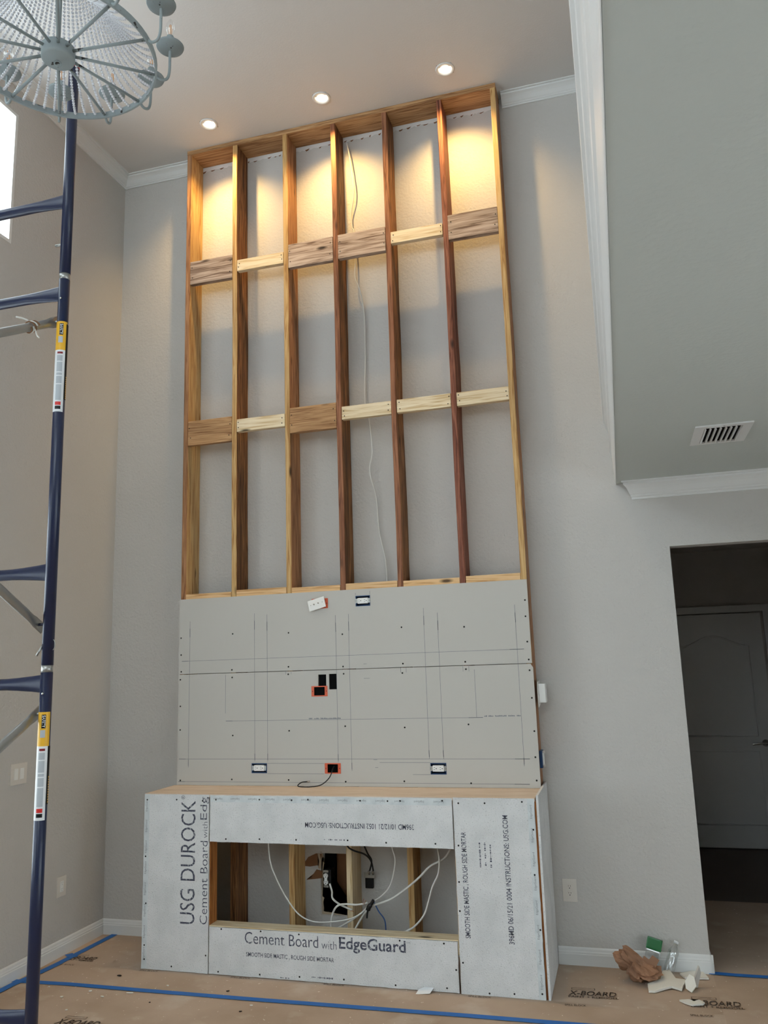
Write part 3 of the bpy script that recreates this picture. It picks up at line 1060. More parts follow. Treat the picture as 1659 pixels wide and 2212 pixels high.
def cement_base():
    t = thing('fireplace_base', (1.22, -0.28, 0), 'low fireplace base clad in grey cement boards around an open firebox', 'fireplace base')
    bl = rough_board('cement_board', -0.020, 0.436, 0.003, 1.028, t, 1)
    bt = rough_board('cement_board', 0.441, 1.972, 0.751, 1.0265, t, 2)
    bb = rough_board('cement_board', 0.441, 1.967, 0.004, 0.267, t, 3)
    br = rough_board('cement_board', 1.976, 2.437, 0.002, 1.030, t, 4)
    tag(bl, 'cement board with large upright lettering')
    tag(bt, 'cement board above the firebox with upside-down printing')
    tag(bb, 'cement board below the firebox with large lettering')
    tag(br, 'cement board with lines of upright printing')
    side = box('cement_board', 2.4475, 2.4605, YB + 0.002, -0.018, 0.002, 1.046, CEMENT, t, 0.001)
    tag(side, 'cement board on the side facing the outlet')
    box('cement_board', -0.020, -0.0073, YB + 0.0130, -0.018, 0.002, 1.0115, CEMENT, t)
    box('plywood_top', -0.020, 2.441, YB + 0.001, YP + 0.001, 1.0125, 1.0305, PLY, t, 0.0015)
    yf0, yf1 = YB + 0.0135, YB + 0.1025
    box('opening_post', 0.403, 0.4405, yf0, yf1, 0.23, 0.79, ORANGE_Z, t, 0.002)
    box('opening_post', 1.9725, 2.010, yf0, yf1, 0.23, 0.79, PINE_Z, t, 0.002)
    box('corner_post', 2.402, 2.446, YB + 0.0132, yf1, 0.002, 1.0115, ORANGE_Z, t, 0.002)
    box('corner_post', -0.006, 0.034, yf0, yf1, 0.002, 1.0115, PINE_Z, t, 0.002)
    box('opening_sill', 0.4415, 1.9715, YB + 0.001, yf1, 0.2685, 0.2735, PINE_X, t, 0.001)
    box('opening_sill', 0.403, 2.010, yf0, yf1, 0.1915, 0.2295, PINE_X, t, 0.002)
    box('sill_fill', 0.4415, 1.9715, yf0, yf1, 0.2296, 0.2684, PINE_X, t, 0.001)
    box('opening_header', 0.403, 2.010, yf0, yf1, 0.791, 0.83, PINE_X, t, 0.002)
    box('back_shelf_cleat', 0.05, 2.39, YP + 0.003 - 0.02, YP - 0.0, 0.93, 1.011, PINE_X, t, 0.002)
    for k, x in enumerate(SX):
        box('inner_stud', x, x + 0.038, -DF, -0.004, 0.003, 0.998, (PINE_Z, DARK_Z, GOLD_Z, PALE_Z, GOLD_Z, PINE_Z, PINE_Z)[k], t, 0.002)  # second stud takes the dark timber, firebox shade put into its colour
    scr = lathe_mesh('screw', [(0, -0.0012), (0.0048, -0.0009), (0.0052, 0.0), (0, 0.002)], 10)
    for x, z in BSCREWS:
        b = bl if x < 0.438 else br if x > 1.974 else bt if z > 0.6 else bb
        o = link('screw', scr, BLACK, b, (x, YB - 0.0003, z))
        o.rotation_euler = (math.radians(-90), 0, 0)
    # factory edge tape
    box('edge_tape', -0.0185, 0.0175, YB - 0.0004, YB, 0.006, 1.026, CTAPE, bl)
    box('edge_tape', 0.4435, 1.970, YB - 0.0004, YB, 0.985, 1.024, CTAPE, bt)
    box('edge_tape', 2.398, 2.4345, YB - 0.0004, YB, 0.005, 1.028, CTAPE, br)
    # large lettering
    text('USG DUROCK', (0.343, YI, 0.274), Z_, nX, 0.716, 0.100, INK, bl, offset=-0.002)
    text('®', (0.268, YI, 0.998), Z_, nX, 0.024, 0.026, INK, bl)
    text('Cement Board', (0.428, YI, 0.277), Z_, nX, 0.478, 0.050, INK, bl, offset=-0.006)
    text('with', (0.426, YI, 0.773), Z_, nX, 0.094, 0.034, INK, bl, offset=-0.014)
    text('Edg', (0.436, YI, 0.880), Z_, nX, 0.135, 0.060, INK, bl, offset=-0.006, clip=((0.4345, YI, 0), (1, 0, 0)))
    text('Cement Board', (0.678, YI, 0.187), X_, Z_, 0.466, 0.064, INK, bb, offset=-0.004)
    text('with', (1.164, YI, 0.184), X_, Z_, 0.092, 0.044, INK, bb, offset=-0.012)
    text('EdgeGuard', (1.272, YI, 0.172), X_, Z_, 0.397, 0.083, INK, bb, offset=0.016)
    text('TM', (1.672, YI, 0.240), X_, Z_, 0.024, 0.010, INKF, bb)
    text('SMOOTH SIDE MASTIC , ROUGH SIDE MORTAR', (0.687, YI, 0.112), X_, Z_, 0.552, 0.028, INK, bb, offset=0.010)
    text('396MD 10/12/21 1052 INSTRUCTIONS: USG.COM', (1.742, YI, 0.878), nX, nZ, 0.670, 0.030, INK, bt, offset=0.010)
    text('SMOOTH SIDE MASTIC , ROUGH SIDE MORTAR', (2.048, YI, 0.288), Z_, nX, 0.556, 0.034, INK, br, offset=0.010)
    text('396MD 06/15/21 0004 INSTRUCTIONS: USG.COM', (2.284, YI, 0.270), Z_, nX, 0.668, 0.030, INK, br, offset=0.010)
    for k in range(13):
        text('EdgeGuard', (0.525 + k * 0.1165, YI, 1.013), nX, nZ, 0.058, 0.015, INKF, bt)
    for k in range(8):
        text('EdgeGuard', (2.424, YI, 0.055 + k * 0.124), Z_, nX, 0.072, 0.015, INKF, br)
        text('EdgeGuard', (0.006, YI, 0.055 + k * 0.124), Z_, nX, 0.072, 0.015, INKF, bl)
    rnd = random.Random(21)
    # rows of illegible small print

    def marks(par, cx, cz, w_, h_, vert):
        bm = bmesh.new()
        a = -w_ / 2
        while a < w_ / 2:
            s = rnd.uniform(0.004, 0.009)
            if rnd.random() < 0.8:
                u = rnd.uniform(0.3, 1.0) * h_ / 2
                if vert:
                    add_box(bm, -u, u, -0.0003, 0, a, a + s)
                else:
                    add_box(bm, a, a + s, -0.0003, 0, -u, u)
            a += s + 0.003
        link('small_print', to_mesh(bm, 'small_print'), INK, par, (cx, YB - 0.0002, cz))
    for x in (2.118, 2.148, 2.178):
        marks(br, x, 0.725, 0.13, 0.010, True)
    marks(bt, 1.255, 0.783, 0.13, 0.010, False)
    marks(bb, 1.165, 0.030, 0.13, 0.010, False)
    marks(bb, 0.93, 0.014, 0.05, 0.008, False)
    return t


cement_base()

# ------------------------------------------------------------------ wiring inside the base


def wiring():
    def cab(name, pts, r, mat, label, cat='cable'):
        return tag(tube(name, pts, r, mat), label, cat)
    g = 'loose cables in the firebox'
    cs = [
        cab('white_cable', [(0.716, -0.3, 0.76), (0.727, -0.325, 0.69), (0.753, -0.347, 0.58), (0.812, -0.365, 0.477), (0.879, -0.376, 0.384), (0.952, -0.38, 0.308), (1.041, -0.376, 0.271), (1.158, -0.365, 0.272), (1.272, -0.347, 0.291), (1.334, -0.325, 0.319), (1.367, -0.3, 0.349)], 0.0042, CABLEW, 'white cable sagging across the dark side of the firebox to the bundle'),
        cab('white_cable', [(1.522, -0.29, 0.758), (1.529, -0.29, 0.691), (1.546, -0.29, 0.62), (1.533, -0.29, 0.54), (1.506, -0.29, 0.467), (1.455, -0.29, 0.412), (1.4, -0.29, 0.378)], 0.0036, CABLEW, 'thin white cable bowing down to the bundle from under the header'),
        cab('white_cable', [(1.932, -0.31, 0.742), (1.897, -0.31, 0.697), (1.857, -0.31, 0.643), (1.769, -0.31, 0.596), (1.7, -0.31, 0.532), (1.62, -0.31, 0.468), (1.52, -0.31, 0.403), (1.405, -0.31, 0.362)], 0.0062, CABLEW, 'thick white cable rising from the bundle past the last firebox stud'),
        cab('white_cable', [(1.819, -0.33, 0.766), (1.824, -0.336, 0.705), (1.833, -0.341, 0.64), (1.824, -0.347, 0.563), (1.788, -0.352, 0.494), (1.763, -0.358, 0.417), (1.733, -0.363, 0.339), (1.675, -0.369, 0.275), (1.618, -0.374, 0.243), (1.573, -0.38, 0.215)], 0.0055, CABLEW, 'white cable hanging free and curving down behind the firebox sill'),
        cab('white_cable', [(1.088, -0.2, 0.444), (1.109, -0.22, 0.406), (1.12, -0.24, 0.371), (1.173, -0.26, 0.343), (1.26, -0.28, 0.321)], 0.0060, CABLEW, 'short white cable with stripped end leaving the old receptacle'),
        cab('white_cable', [(1.133, -0.32, 0.206), (1.135, -0.32, 0.233), (1.142, -0.32, 0.291), (1.173, -0.32, 0.346), (1.224, -0.32, 0.363), (1.305, -0.32, 0.363), (1.374, -0.32, 0.377)], 0.0058, CABLEW, 'white cable arching up over the sill and across to the bundle'),
        cab('white_cable', [(1.124, -0.31, 0.193), (1.178, -0.31, 0.223), (1.258, -0.31, 0.267), (1.329, -0.31, 0.315), (1.365, -0.31, 0.347)], 0.0055, CABLEW, 'white cable running slantwise from sill to bundle, flatter one'),
        cab('white_cable', [(1.263, -0.31, 0.193), (1.287, -0.31, 0.225), (1.329, -0.31, 0.288), (1.365, -0.31, 0.334)], 0.0055, CABLEW, 'short white cable rising steeply from sill to bundle'),
        cab('blue_cable', [(1.402, -0.29, 0.375), (1.409, -0.29, 0.366), (1.433, -0.29, 0.323), (1.47, -0.29, 0.272), (1.474, -0.29, 0.187)], 0.0040, CABLEB, 'blue data cable dropping from the bundle behind the sill'),
        cab('coaxial_cable', [(1.221, -0.26, 0.732), (1.224, -0.236, 0.679), (1.256, -0.212, 0.649), (1.32, -0.188, 0.623), (1.352, -0.164, 0.581), (1.359, -0.14, 0.516)], 0.0052, RUBBER, 'black coaxial cable sweeping from the stud to the small black box'),
        cab('coaxial_cable', [(1.304, -0.19, 0.717), (1.316, -0.172, 0.665), (1.33, -0.155, 0.62), (1.349, -0.138, 0.575), (1.329, -0.12, 0.511)], 0.0052, RUBBER, 'black coaxial cable dropping straight to the small black box'),
        cab('tape_wrap', [(1.416, -0.335, 0.398), (1.401, -0.335, 0.376), (1.385, -0.335, 0.355), (1.375, -0.335, 0.325), (1.371, -0.335, 0.295)], [0.010] * 8 + [0.014] * 8 + [0.006] * 9, RUBBER, 'black electrical tape wrapped round the cable bundle', 'tape'),
    ]
    for o in cs:
        if o.name.startswith('white') or o.name.startswith('blue'):
            o['group'] = g
    for i, (a, b) in enumerate((((1.345, 0.372), (1.352, 0.40)), ((1.352, 0.368), (1.365, 0.392)), ((1.265, 0.328), (1.285, 0.325)))):
        tag(tube('copper_wire', [(a[0], -0.325, a[1]), ((a[0] + b[0]) / 2, -0.33, (a[1] + b[1]) / 2 + 0.003), (b[0], -0.325, b[1])], 0.0016, COPPER),
            ('bare copper wire end sticking up from the bundle', 'bare copper wire end bent sideways at the bundle', 'stripped copper end of the short receptacle cable')[i], 'wire')
    # old receptacle hanging in the hole
    t = thing('old_receptacle', (1.003, -0.04, 0.372), 'white duplex receptacle on a black box inside the torn wall hole', 'outlet')
    box('box_body', 0.985, 1.037, -0.034, 0.05, 0.376, 0.486, BLACK, t, 0.003)
    bm = bmesh.new()
    for dz in (0.020, -0.020):
        g_ = bmesh.ops.create_cone(bm, cap_ends=True, segments=20, radius1=0.0165, radius2=0.0155, depth=0.008, matrix=Matrix.Translation((0, 0, dz)) @ Matrix.Rotation(math.radians(90), 4, 'X'))
    add_box(bm, -0.010, 0.010, -0.002, 0.004, -0.024, 0.024)
    rc = link('receptacle', to_mesh(bm, 'receptacle'), WHITEP, t, (1.003, -0.040, 0.430))
    bm = bmesh.new()
    for dz in (0.020, -0.020):
        slots(bm, 0, dz, 1.0, False)
    link('slots', to_mesh(bm, 'slots'), BLACK, rc, (1.003, -0.0440, 0.430))
    for s in (-1, 1):
        z = 0.430 + s * 0.046
        polyplate('mounting_ear', [(0.988, z - 0.006), (1.018, z - 0.006), (1.021, z + 0.004), (1.012, z + 0.008), (1.003, z + 0.004), (0.994, z + 0.008), (0.985, z + 0.004)], 0.002, STEEL, t, (0, -0.038, 0), 'y')
    # small black box behind the coaxial cables
    t = thing('coax_splitter_box', (1.295, -0.03, 0.38), 'small black box with two metal cable connectors on the back wall', 'connector box')
    box('box_body', 1.268, 1.319, -0.030, -0.001, 0.382, 0.452, BLACK, t, 0.004)
    box('bracket_plate', 1.262, 1.335, -0.034, -0.028, 0.445, 0.480, STEEL, t, 0.002)
    for x in (1.300, 1.326):
        tube('connector', [(x, -0.04, 0.470), (x + 0.003, -0.06, 0.492)], 0.006, CHROME, t, 8, False)
    # long cable in the open bay
    hang = [(1.274, 5.713), (1.295, 5.603), (1.321, 5.371), (1.318, 5.255), (1.292, 5.125), (1.298, 5.009), (1.311, 4.968), (1.319, 4.74), (1.316, 4.591), (1.348, 4.493), (1.371, 4.31), (1.369, 3.974), (1.359, 3.642),
            (1.39, 3.489), (1.408, 3.262), (1.384, 3.119), (1.422, 2.934), (1.434, 2.697), (1.471, 2.508), (1.482, 2.352), (1.484, 2.22)]
    tag(tube('white_cable', [(x, -0.035 - 0.012 * math.sin(i), z) for i, (x, z) in enumerate(hang)], 0.0042, CABLEW), 'long white cable hanging in the open stud bay down to the drywall', 'cable')


wiring()

# ------------------------------------------------------------------ wall plates


def duplex_plate(name, loc, label, rot, decora, w=0.082, h=0.128, gang=1):
    t = thing(name, loc, label, 'outlet' if 'outlet' in name else 'switch')
    t.rotation_euler = (0, 0, rot)
    bm = bmesh.new()
    add_box(bm, -w / 2, w / 2, -0.006, 0, -h / 2, h / 2, 0.002)
    link('plate', to_mesh(bm, 'plate'), IVORYP, t, (0, -0.0005, 0), True)
    for g_ in range(gang):
        x = (g_ - (gang - 1) / 2) * 0.052
        bm = bmesh.new()
        if decora:
            add_box(bm, x - 0.0165, x + 0.0165, -0.009, -0.005, -0.033, 0.033, 0.0015)
        else:
            for dz in (0.0195, -0.0195):
                bmesh.ops.create_cone(bm, cap_ends=True, segments=20, radius1=0.0165, radius2=0.0160, depth=0.005, matrix=Matrix.Translation((x, -0.0075, dz)) @ Matrix.Rotation(math.radians(90), 4, 'X'))
        r_ = link('rocker' if gang > 1 else 'receptacle', to_mesh(bm, 'receptacle'), WHITEP if decora else IVORYP, t, (0, 0, 0), True)
        if gang == 1:
            bm = bmesh.new()
            for dz in (0.0195, -0.0195):
                slots(bm, x, dz, 1.0, False)
            link('slots', to_mesh(bm, 'slots'), BLACK if not decora else LABELG, r_, (0, -0.0095, 0), True)
    return t


duplex_plate('wall_outlet', (2.554, 0, 0.416), 'ivory duplex wall outlet between the fireplace base and the doorway', 0, False, 0.084, 0.130)
duplex_plate('wall_outlet', (XL, -0.474, 0.428), 'ivory wall outlet low on the window wall above the baseboard', math.radians(90), True, 0.090, 0.124)
duplex_plate('light_switch', (XL, -0.928, 1.195), 'ivory double rocker switch plate on the window wall behind the scaffold', math.radians(90), True, 0.142, 0.126, 2)


def vent():
    x0, x1, y0, y1, z = 3.409, 3.676, -1.222, -0.866, 2.884
    t = thing('air_vent', ((x0 + x1) / 2, (y0 + y1) / 2, z), 'white louvred air vent in the lower ceiling', 'vent')
    slab('frame', 2, z - 0.008, z - 0.0005, x0, x1, y0, y1, [(x0 + 0.045, x1 - 0.045, y0 + 0.035, y1 - 0.035)], TRIM, t)
    box('duct', x0 + 0.046, x1 - 0.046, y0 + 0.036, y1 - 0.036, z - 0.0015, z - 0.0008, DARK, t)
    n = 8
    for k in range(n):
        x = x0 + 0.05 + (x1 - x0 - 0.1) * k / (n - 1)
        o = box('louvre', x - 0.0065, x + 0.0065, y0 + 0.034, y1 - 0.034, z - 0.0095, z - 0.0083, TRIM, t)
        o.rotation_euler = (0, math.radians(62), 0)
    for y in (y0 + 0.016, y1 - 0.016):
        o = link('screw', lathe_mesh('screw', [(0, -0.002), (0.004, -0.001), (0.005, 0), (0, 0)], 10), STEEL, t, ((x0 + x1) / 2, y, z - 0.008))


vent()

# ------------------------------------------------------------------ floor paper, prints, tape


def sheet(name, x0, x1, y0, y1, label, z=0.0026, amp=0.0022):
    nx, ny = max(2, int((x1 - x0) / 0.06)), max(2, int((y1 - y0) / 0.06))
    bm = bmesh.new()
    g = []
    for j in range(ny + 1):
        row = []
        for i in range(nx + 1):
            x, y = x0 + (x1 - x0) * i / nx, y0 + (y1 - y0) * j / ny
            h = noise.noise(Vector((x * 2.3, y * 1.7, 0.3))) * 0.7 + noise.noise(Vector((x * 6, y * 5, 4.3))) * 0.3
            row.append(bm.verts.new((x - x0, y - y0, z + amp * h)))
        g.append(row)
    for j in range(ny):
        for i in range(nx):
            bm.faces.new([g[j][i], g[j][i + 1], g[j + 1][i + 1], g[j + 1][i]])
    o = link(name, to_mesh(bm, name, True), PAPER, None, (x0, y0, 0))
    return tag(o, label, 'floor paper', 'kraft floor protection sheets')


sh_b = sheet('protection_paper', -0.605, 3.318, -0.866, -0.5645, 'kraft paper floor strip between the cement-board base and the long blue tape')
sh_c = sheet('protection_paper', -0.605, -0.0215, -0.564, -0.017, 'kraft paper floor patch in the corner between window wall and cement-board base')
sh_d = sheet('protection_paper', 2.462, 3.318, -0.564, -0.017, 'kraft paper floor patch between the cement-board base and the doorway, under the rubbish')
sh_f = sheet('protection_paper', -0.660, 5.0, -6.5, -0.8665, 'kraft paper floor sheet in front of the long blue tape', 0.0026)
sh_r = sheet('protection_paper', 3.319, 5.0, -0.86, -0.002, 'kraft paper floor sheet before the doorway threshold')
sh_h = sheet('protection_paper', 3.34, 4.6, 0.004, 1.475, 'kraft paper floor sheet inside the dark hall', 0.0045)


def print_block(x, y, ang, s, parent, kind):
    """Printed logo on the paper: bar, big word, strapline and small words."""
    a = math.radians(ang)
    R, U = Vector((math.cos(a), math.sin(a), 0)), Vector((-math.sin(a), math.cos(a), 0))
    o = Vector((x, y, 0.0056))
    if 'main' in kind:
        text('X-BOARD', o, R, U, 0.30 * s, 0.075 * s, INKK, parent, shear=0.25, offset=0.012)
        bm = bmesh.new()
        for (u0, u1, v0, v1) in ((0.02, 0.17, 0.118, 0.122), (0.02, 0.17, 0.092, 0.096), (0.02, 0.024, 0.092, 0.122), (0.166, 0.17, 0.092, 0.122)):
            vs = [bm.verts.new(R * (u * s) + U * (v * s)) for u, v in ((u0, v0), (u1, v0), (u1, v1), (u0, v1))]
            bm.faces.new(vs)
        link('printed_bar', to_mesh(bm, 'printed_bar'), INKK, parent, o)
    if 'strap' in kind:
        text('PAINT + REMODEL', o - U * 0.036 * s, R, U, 0.31 * s, 0.028 * s, INKK, parent, offset=0.02)
    if 'spill' in kind:
        text('SPILL BLOCK', o - U * 0.17 * s - R * 0.02, R, U, 0.13 * s, 0.026 * s, INKK, parent, offset=0.01)


print_block(-0.60, -0.50, 2, 0.66, sh_c, ('main', 'strap'))
print_block(2.545, -0.470, 4, 0.84, sh_d, ('main', 'strap', 'spill'))
print_block(3.165, -0.475, 4, 0.84, sh_d, ('main', 'strap', 'spill'))
print_block(-0.03, -1.36, 3, 0.82, sh_f, ('main', 'strap'))
for (x, y, p) in ((-0.60, -0.605, sh_b), (-0.01, -0.60, sh_b), (0.60, -0.598, sh_b), (1.18, -0.592, sh_b), (2.02, -0.600, sh_b)):
    text('SPILL BLOCK', (x, y, 0.0056), (1, 0.02, 0), (-0.02, 1, 0), 0.125, 0.020, INKK, p)

tag(strip('painter_tape', [(-0.69, -0.895), (-0.30, -0.873), (0.3, -0.870), (0.9, -0.863), (1.5, -0.850), (2.1, -0.838), (2.9, -0.83), (3.9, -0.82), (5.0, -0.82)], 0.044, TAPE, None, 0.0064),
    'long blue painter tape across the paper floor before the cement-board base', 'tape')
tag(strip('painter_tape', [(-0.575, 0.0 - 0.02), (-0.583, -0.25), (-0.590, -0.45), (-0.595, -0.60)], 0.046, TAPE, None, 0.0060),
    'blue painter tape along the baseboard in the room corner', 'tape')
tag(strip('painter_tape', [(-0.640, -0.43), (-0.600, -0.455), (-0.560, -0.475)], 0.05, TAPE, None, 0.0075),
    'short blue tape patch stuck across the corner tape', 'tape')
tag(strip('painter_tape', [(-0.590, -0.58), (-0.605, -0.75), (-0.635, -0.95), (-0.650, -1.35), (-0.655, -2.2)], 0.048, TAPE, None, 0.0072),
    'blue painter tape along the window-wall baseboard beside the scaffold foot', 'tape')
tag(strip('painter_tape', [(3.300, -0.004), (3.45, -0.012), (3.7, -0.010), (4.6, -0.008)], 0.042, TAPE, None, 0.0064),
    'blue painter tape across the doorway threshold', 'tape')

# ------------------------------------------------------------------ rubbish by the doorway


def crumpled_bag():
    t = thing('paper_bag', (2.90, -0.20, 0.004), 'crumpled brown paper bag lying by the baseboard near the doorway', 'paper bag')
    bm = bmesh.new()
    bmesh.ops.create_icosphere(bm, subdivisions=3, radius=1.0)
    rnd = random.Random(9)
    for v in bm.verts:
        v.co += Vector((rnd.uniform(-1, 1), rnd.uniform(-1, 1), rnd.uniform(-1, 1))) * 0.085
    bmesh.ops.subdivide_edges(bm, edges=bm.edges[:], cuts=1, use_grid_fill=True)
    folds = [(Vector((rnd.uniform(-1, 1), rnd.uniform(-1, 1), rnd.uniform(-1, 1))).normalized(), rnd.uniform(2.4, 5.0), rnd.uniform(0, 6)) for _ in range(8)]
    for v in bm.verts:
        p = v.co.copy()
        w = p + noise.noise_vector(p * 1.1) * 0.25
        f = 0
        for d, fr, ph in folds:
            f -= (1 - abs(math.sin(w.dot(d) * fr + ph))) ** 2.2
        q = p * (1.15 + 0.15 * f + 0.14 * noise.noise(p * 1.4 + Vector((3, 1, 2))))
        # tall shoulder on one side, spread mouth on the other
        tall = 0.5 - 0.5 * math.tanh(q.x * 2.2)
        z = q.z * (0.050 + 0.058 * tall) + 0.050 + 0.052 * tall
        x = q.x * (0.118) + 0.016 + (-0.02 * (z - 0.1) / 0.1 if q.x < 0 else 0)
        y = q.y * (0.095 - 0.01 * tall)
        z = max(z, 0.0)
        v.co = (x, y, z)
    link('bag_body', to_mesh(bm, 'bag_body', False), BAG, t, (0, 0, 0), True)
    # torn mouth flaps
    for k, (pts, rot) in enumerate((([(-0.05, 0), (0.03, 0.0), (0.06, 0.05), (0.02, 0.07), (0.0, 0.045), (-0.03, 0.06)], 70), ([(-0.04, 0), (0.05, 0), (0.03, 0.045), (-0.01, 0.03), (-0.05, 0.04)], 40))):
        o = polyplate('bag_flap', pts, 0.0012, BAG, None)
        o.parent = t
        o.location = (0.075 + 0.02 * k, -0.02 + 0.03 * k, 0.075 - 0.02 * k)
        o.rotation_euler = (math.radians(rot), math.radians(12), math.radians(20 - 45 * k))


crumpled_bag()


def rubbish():
    t = thing('food_package', (2.975, -0.085, 0.004), 'green topped clear plastic package propped behind the paper bag', 'package')
    t.rotation_euler = (math.radians(-14), math.radians(13), math.radians(-8))
    bm = bmesh.new()
    add_box(bm, -0.042, 0.042, -0.02, 0.02, 0.13, 0.192, 0.006)
    link('green_top', to_mesh(bm, 'green_top'), GREENP, t, (0, 0, 0), True)
    bm = bmesh.new()
    add_box(bm, -0.040, 0.040, -0.018, 0.018, 0.012, 0.1295, 0.006)
    link('clear_body', to_mesh(bm, 'clear_body'), CLEARP, t, (0, 0, 0), True)
    bm = bmesh.new()
    add_box(bm, -0.033, 0.033, -0.012, 0.012, 0.014, 0.085, 0.005)
    link('contents', to_mesh(bm, 'contents'), LABELW, t, (0, 0, 0), True)
    me = lathe_mesh('bottle_body', [(0, 0), (0.027, 0.0), (0.030, 0.006), (0.030, 0.08), (0.027, 0.086), (0.030, 0.094), (0.030, 0.115), (0.012, 0.145), (0.012, 0.160), (0, 0.160)], 20)
    t = thing('plastic_bottle', (3.085, -0.065, 0.034), 'clear plastic bottle lying against the baseboard behind the bag', 'bottle')
    t.rotation_euler = (math.radians(-16), math.radians(22), 0)
    link('bottle_body', me, CLEARP, t, (0, 0, -0.02), True)
    link('bottle_cap', lathe_mesh('bottle_cap', [(0, 0.158), (0.0135, 0.158), (0.0135, 0.172), (0, 0.172)], 16), LABELW, t, (0, 0, -0.02), True)
    p1 = [(2.96, -0.275), (2.962, -0.361), (2.994, -0.359), (3.058, -0.305), (3.085, -0.286), (3.134, -0.314), (3.143, -0.274), (3.169, -0.191), (3.112, -0.18), (3.086, -0.072), (3.047, -0.095), (3.031, -0.203)]
    o = polyplate('drywall_scrap', [(a - 3.05, b + 0.23) for a, b in p1], 0.011, GYPW, None, (3.05, -0.23, 0.013))
    o.rotation_euler = (math.radians(3), 0, 0)
    tag(o, 'largest flat broken drywall scrap tucked under the paper bag', 'scrap', 'drywall scraps by the doorway')
    p3 = [(3.14, -0.069), (3.163, -0.126), (3.29, -0.111), (3.267, -0.022), (3.208, -0.018)]
    o = polyplate('drywall_scrap', [(a - 3.2, b + 0.07) for a, b in p3], 0.010, GYPW, None, (3.2, -0.07, 0.006))
    tag(o, 'flat drywall scrap lying against the doorway baseboard', 'scrap', 'drywall scraps by the doorway')
    p4 = [(3.113, -0.45), (3.138, -0.477), (3.171, -0.5), (3.226, -0.479), (3.238, -0.457), (3.211, -0.428), (3.184, -0.455), (3.166, -0.43)]
    o = polyplate('drywall_scrap', [(a - 3.17, b + 0.46) for a, b in p4], 0.008, GYPW, None, (3.17, -0.46, 0.007))
    tag(o, 'jagged white drywall scrap lying on the printed floor lettering', 'scrap', 'drywall scraps by the doorway')
    # upright broken piece: two leaning shards hinged by paper
    t = thing('drywall_scrap', (3.19, -0.27, 0.004), 'broken drywall scrap folded upright like a tent', 'scrap', 'drywall scraps by the doorway')
    o = polyplate('shard', [(-0.030, 0.0), (0.0, -0.015), (0.024, 0.02), (0.012, 0.062), (-0.012, 0.072), (-0.034, 0.035)], 0.011, GYPW, None, (0, 0, 0), 'y')
    o.parent = t
    o.location = (-0.005, -0.035, 0.014)
    o.rotation_euler = (math.radians(-28), 0, math.radians(-14))
    o = polyplate('shard', [(-0.02, 0.0), (0.02, -0.004), (0.042, 0.07), (0.030, 0.108), (0.012, 0.07)], 0.011, GYP, None, (0, 0, 0), 'y')
    o.parent = t
    o.location = (0.015, 0.02, 0.006)
    o.rotation_euler = (math.radians(8), 0, math.radians(35))
    # small chips on the paper
    chips = [(-0.39, -0.935, 0.012, 'w', 'pale chip just in front of the long blue tape near the scaffold'), (-0.105, -0.945, 0.022, 'w', 'pale chip between the blue tape and the window wall side print'),
             (0.01, -1.0, 0.028, 'w', 'curved white shaving on the paper in front of the blue tape'), (0.139, -0.925, 0.055, 'l', 'long thin white sliver touching the blue tape'),
             (-0.215, -1.05, 0.026, 'w', 'flat white chip beside the scaffold foot'), (-0.071, -1.2, 0.014, 'w', 'tiny white chip above the printed floor word'),
             (-0.078, -0.70, 0.030, 'k', 'black scrap of tape lying before the lettered cement board'), (0.298, -0.785, 0.016, 'w', 'tiny pale chip just behind the long blue tape'),
             (0.684, -0.79, 0.022, 'k', 'dark splinter behind the blue tape under the firebox'), (0.9, -0.945, 0.020, 'w', 'pale chip in front of the blue tape below the firebox'),
             (0.877, -1.03, 0.016, 'k', 'small dark splinter in front of the blue tape'), (0.328, -1.02, 0.012, 'k', 'dark crumb on the paper in front of the blue tape')]
    rnd = random.Random(2)
    for x, y, s, k, lab in chips:
        n = 7
        pts = []
        for i in range(n):
            a = 2 * math.pi * i / n
            r_ = s / 2 * rnd.uniform(0.6, 1.1)
            pts.append((r_ * math.cos(a), r_ * math.sin(a) * (0.22 if k == 'l' else 0.55)))
        o = polyplate('debris_chip', pts, 0.004, BLACK if k == 'k' else GYPW, None, (x, y, 0.0065))
        o.rotation_euler = (0, 0, rnd.uniform(-0.4, 0.6) if k != 'l' else 0.12)
        tag(o, lab, 'debris', 'chips scattered on the floor paper')
    o = polyplate('paper_scrap', [(-0.05, -0.01), (0.03, -0.02), (0.055, 0.015), (0.0, 0.03), (-0.03, 0.02)], 0.001, LABELW, None, (1.775, -0.595, 0.012))
    o.rotation_euler = (math.radians(25), math.radians(-8), 0.2)
    tag(o, 'crinkled white paper scrap at the foot of the lower cement board', 'scrap')


rubbish()

# ------------------------------------------------------------------ scaffold
PX, PY, PR = 0.951, -2.770, 0.0215


def shell(bm, r, a0, a1, z0, z1, n=10):
    """Curved patch on the tube, angles in degrees."""
    rows = []
    for z in (z0, z1):
        rows.append([bm.verts.new((r * math.cos(math.radians(a0 + (a1 - a0) * i / n)), r * math.sin(math.radians(a0 + (a1 - a0) * i / n)), z)) for i in range(n + 1)])
    for i in range(n):
        bm.faces.new([rows[0][i], rows[0][i + 1], rows[1][i + 1], rows[1][i]])


def wrap_text(s, r, ang_top, ang_bot, z_top, z_bot, mat, parent, loc):
    """Lettering wrapped on the tube, reading downwards: width along -z, height across the angle."""
    verts, faces = text_mesh(s, 0, 0.015)
    me = bpy.data.meshes.new('label_lettering')
    co = []
    for a, b in verts:
        an = math.radians(ang_bot + (ang_top - ang_bot) * b)
        co.append((r * math.cos(an), r * math.sin(an), z_top + (z_bot - z_top) * a))
    me.from_pydata(co, [], faces)
    return link('label_lettering', me, mat, parent, loc, True)


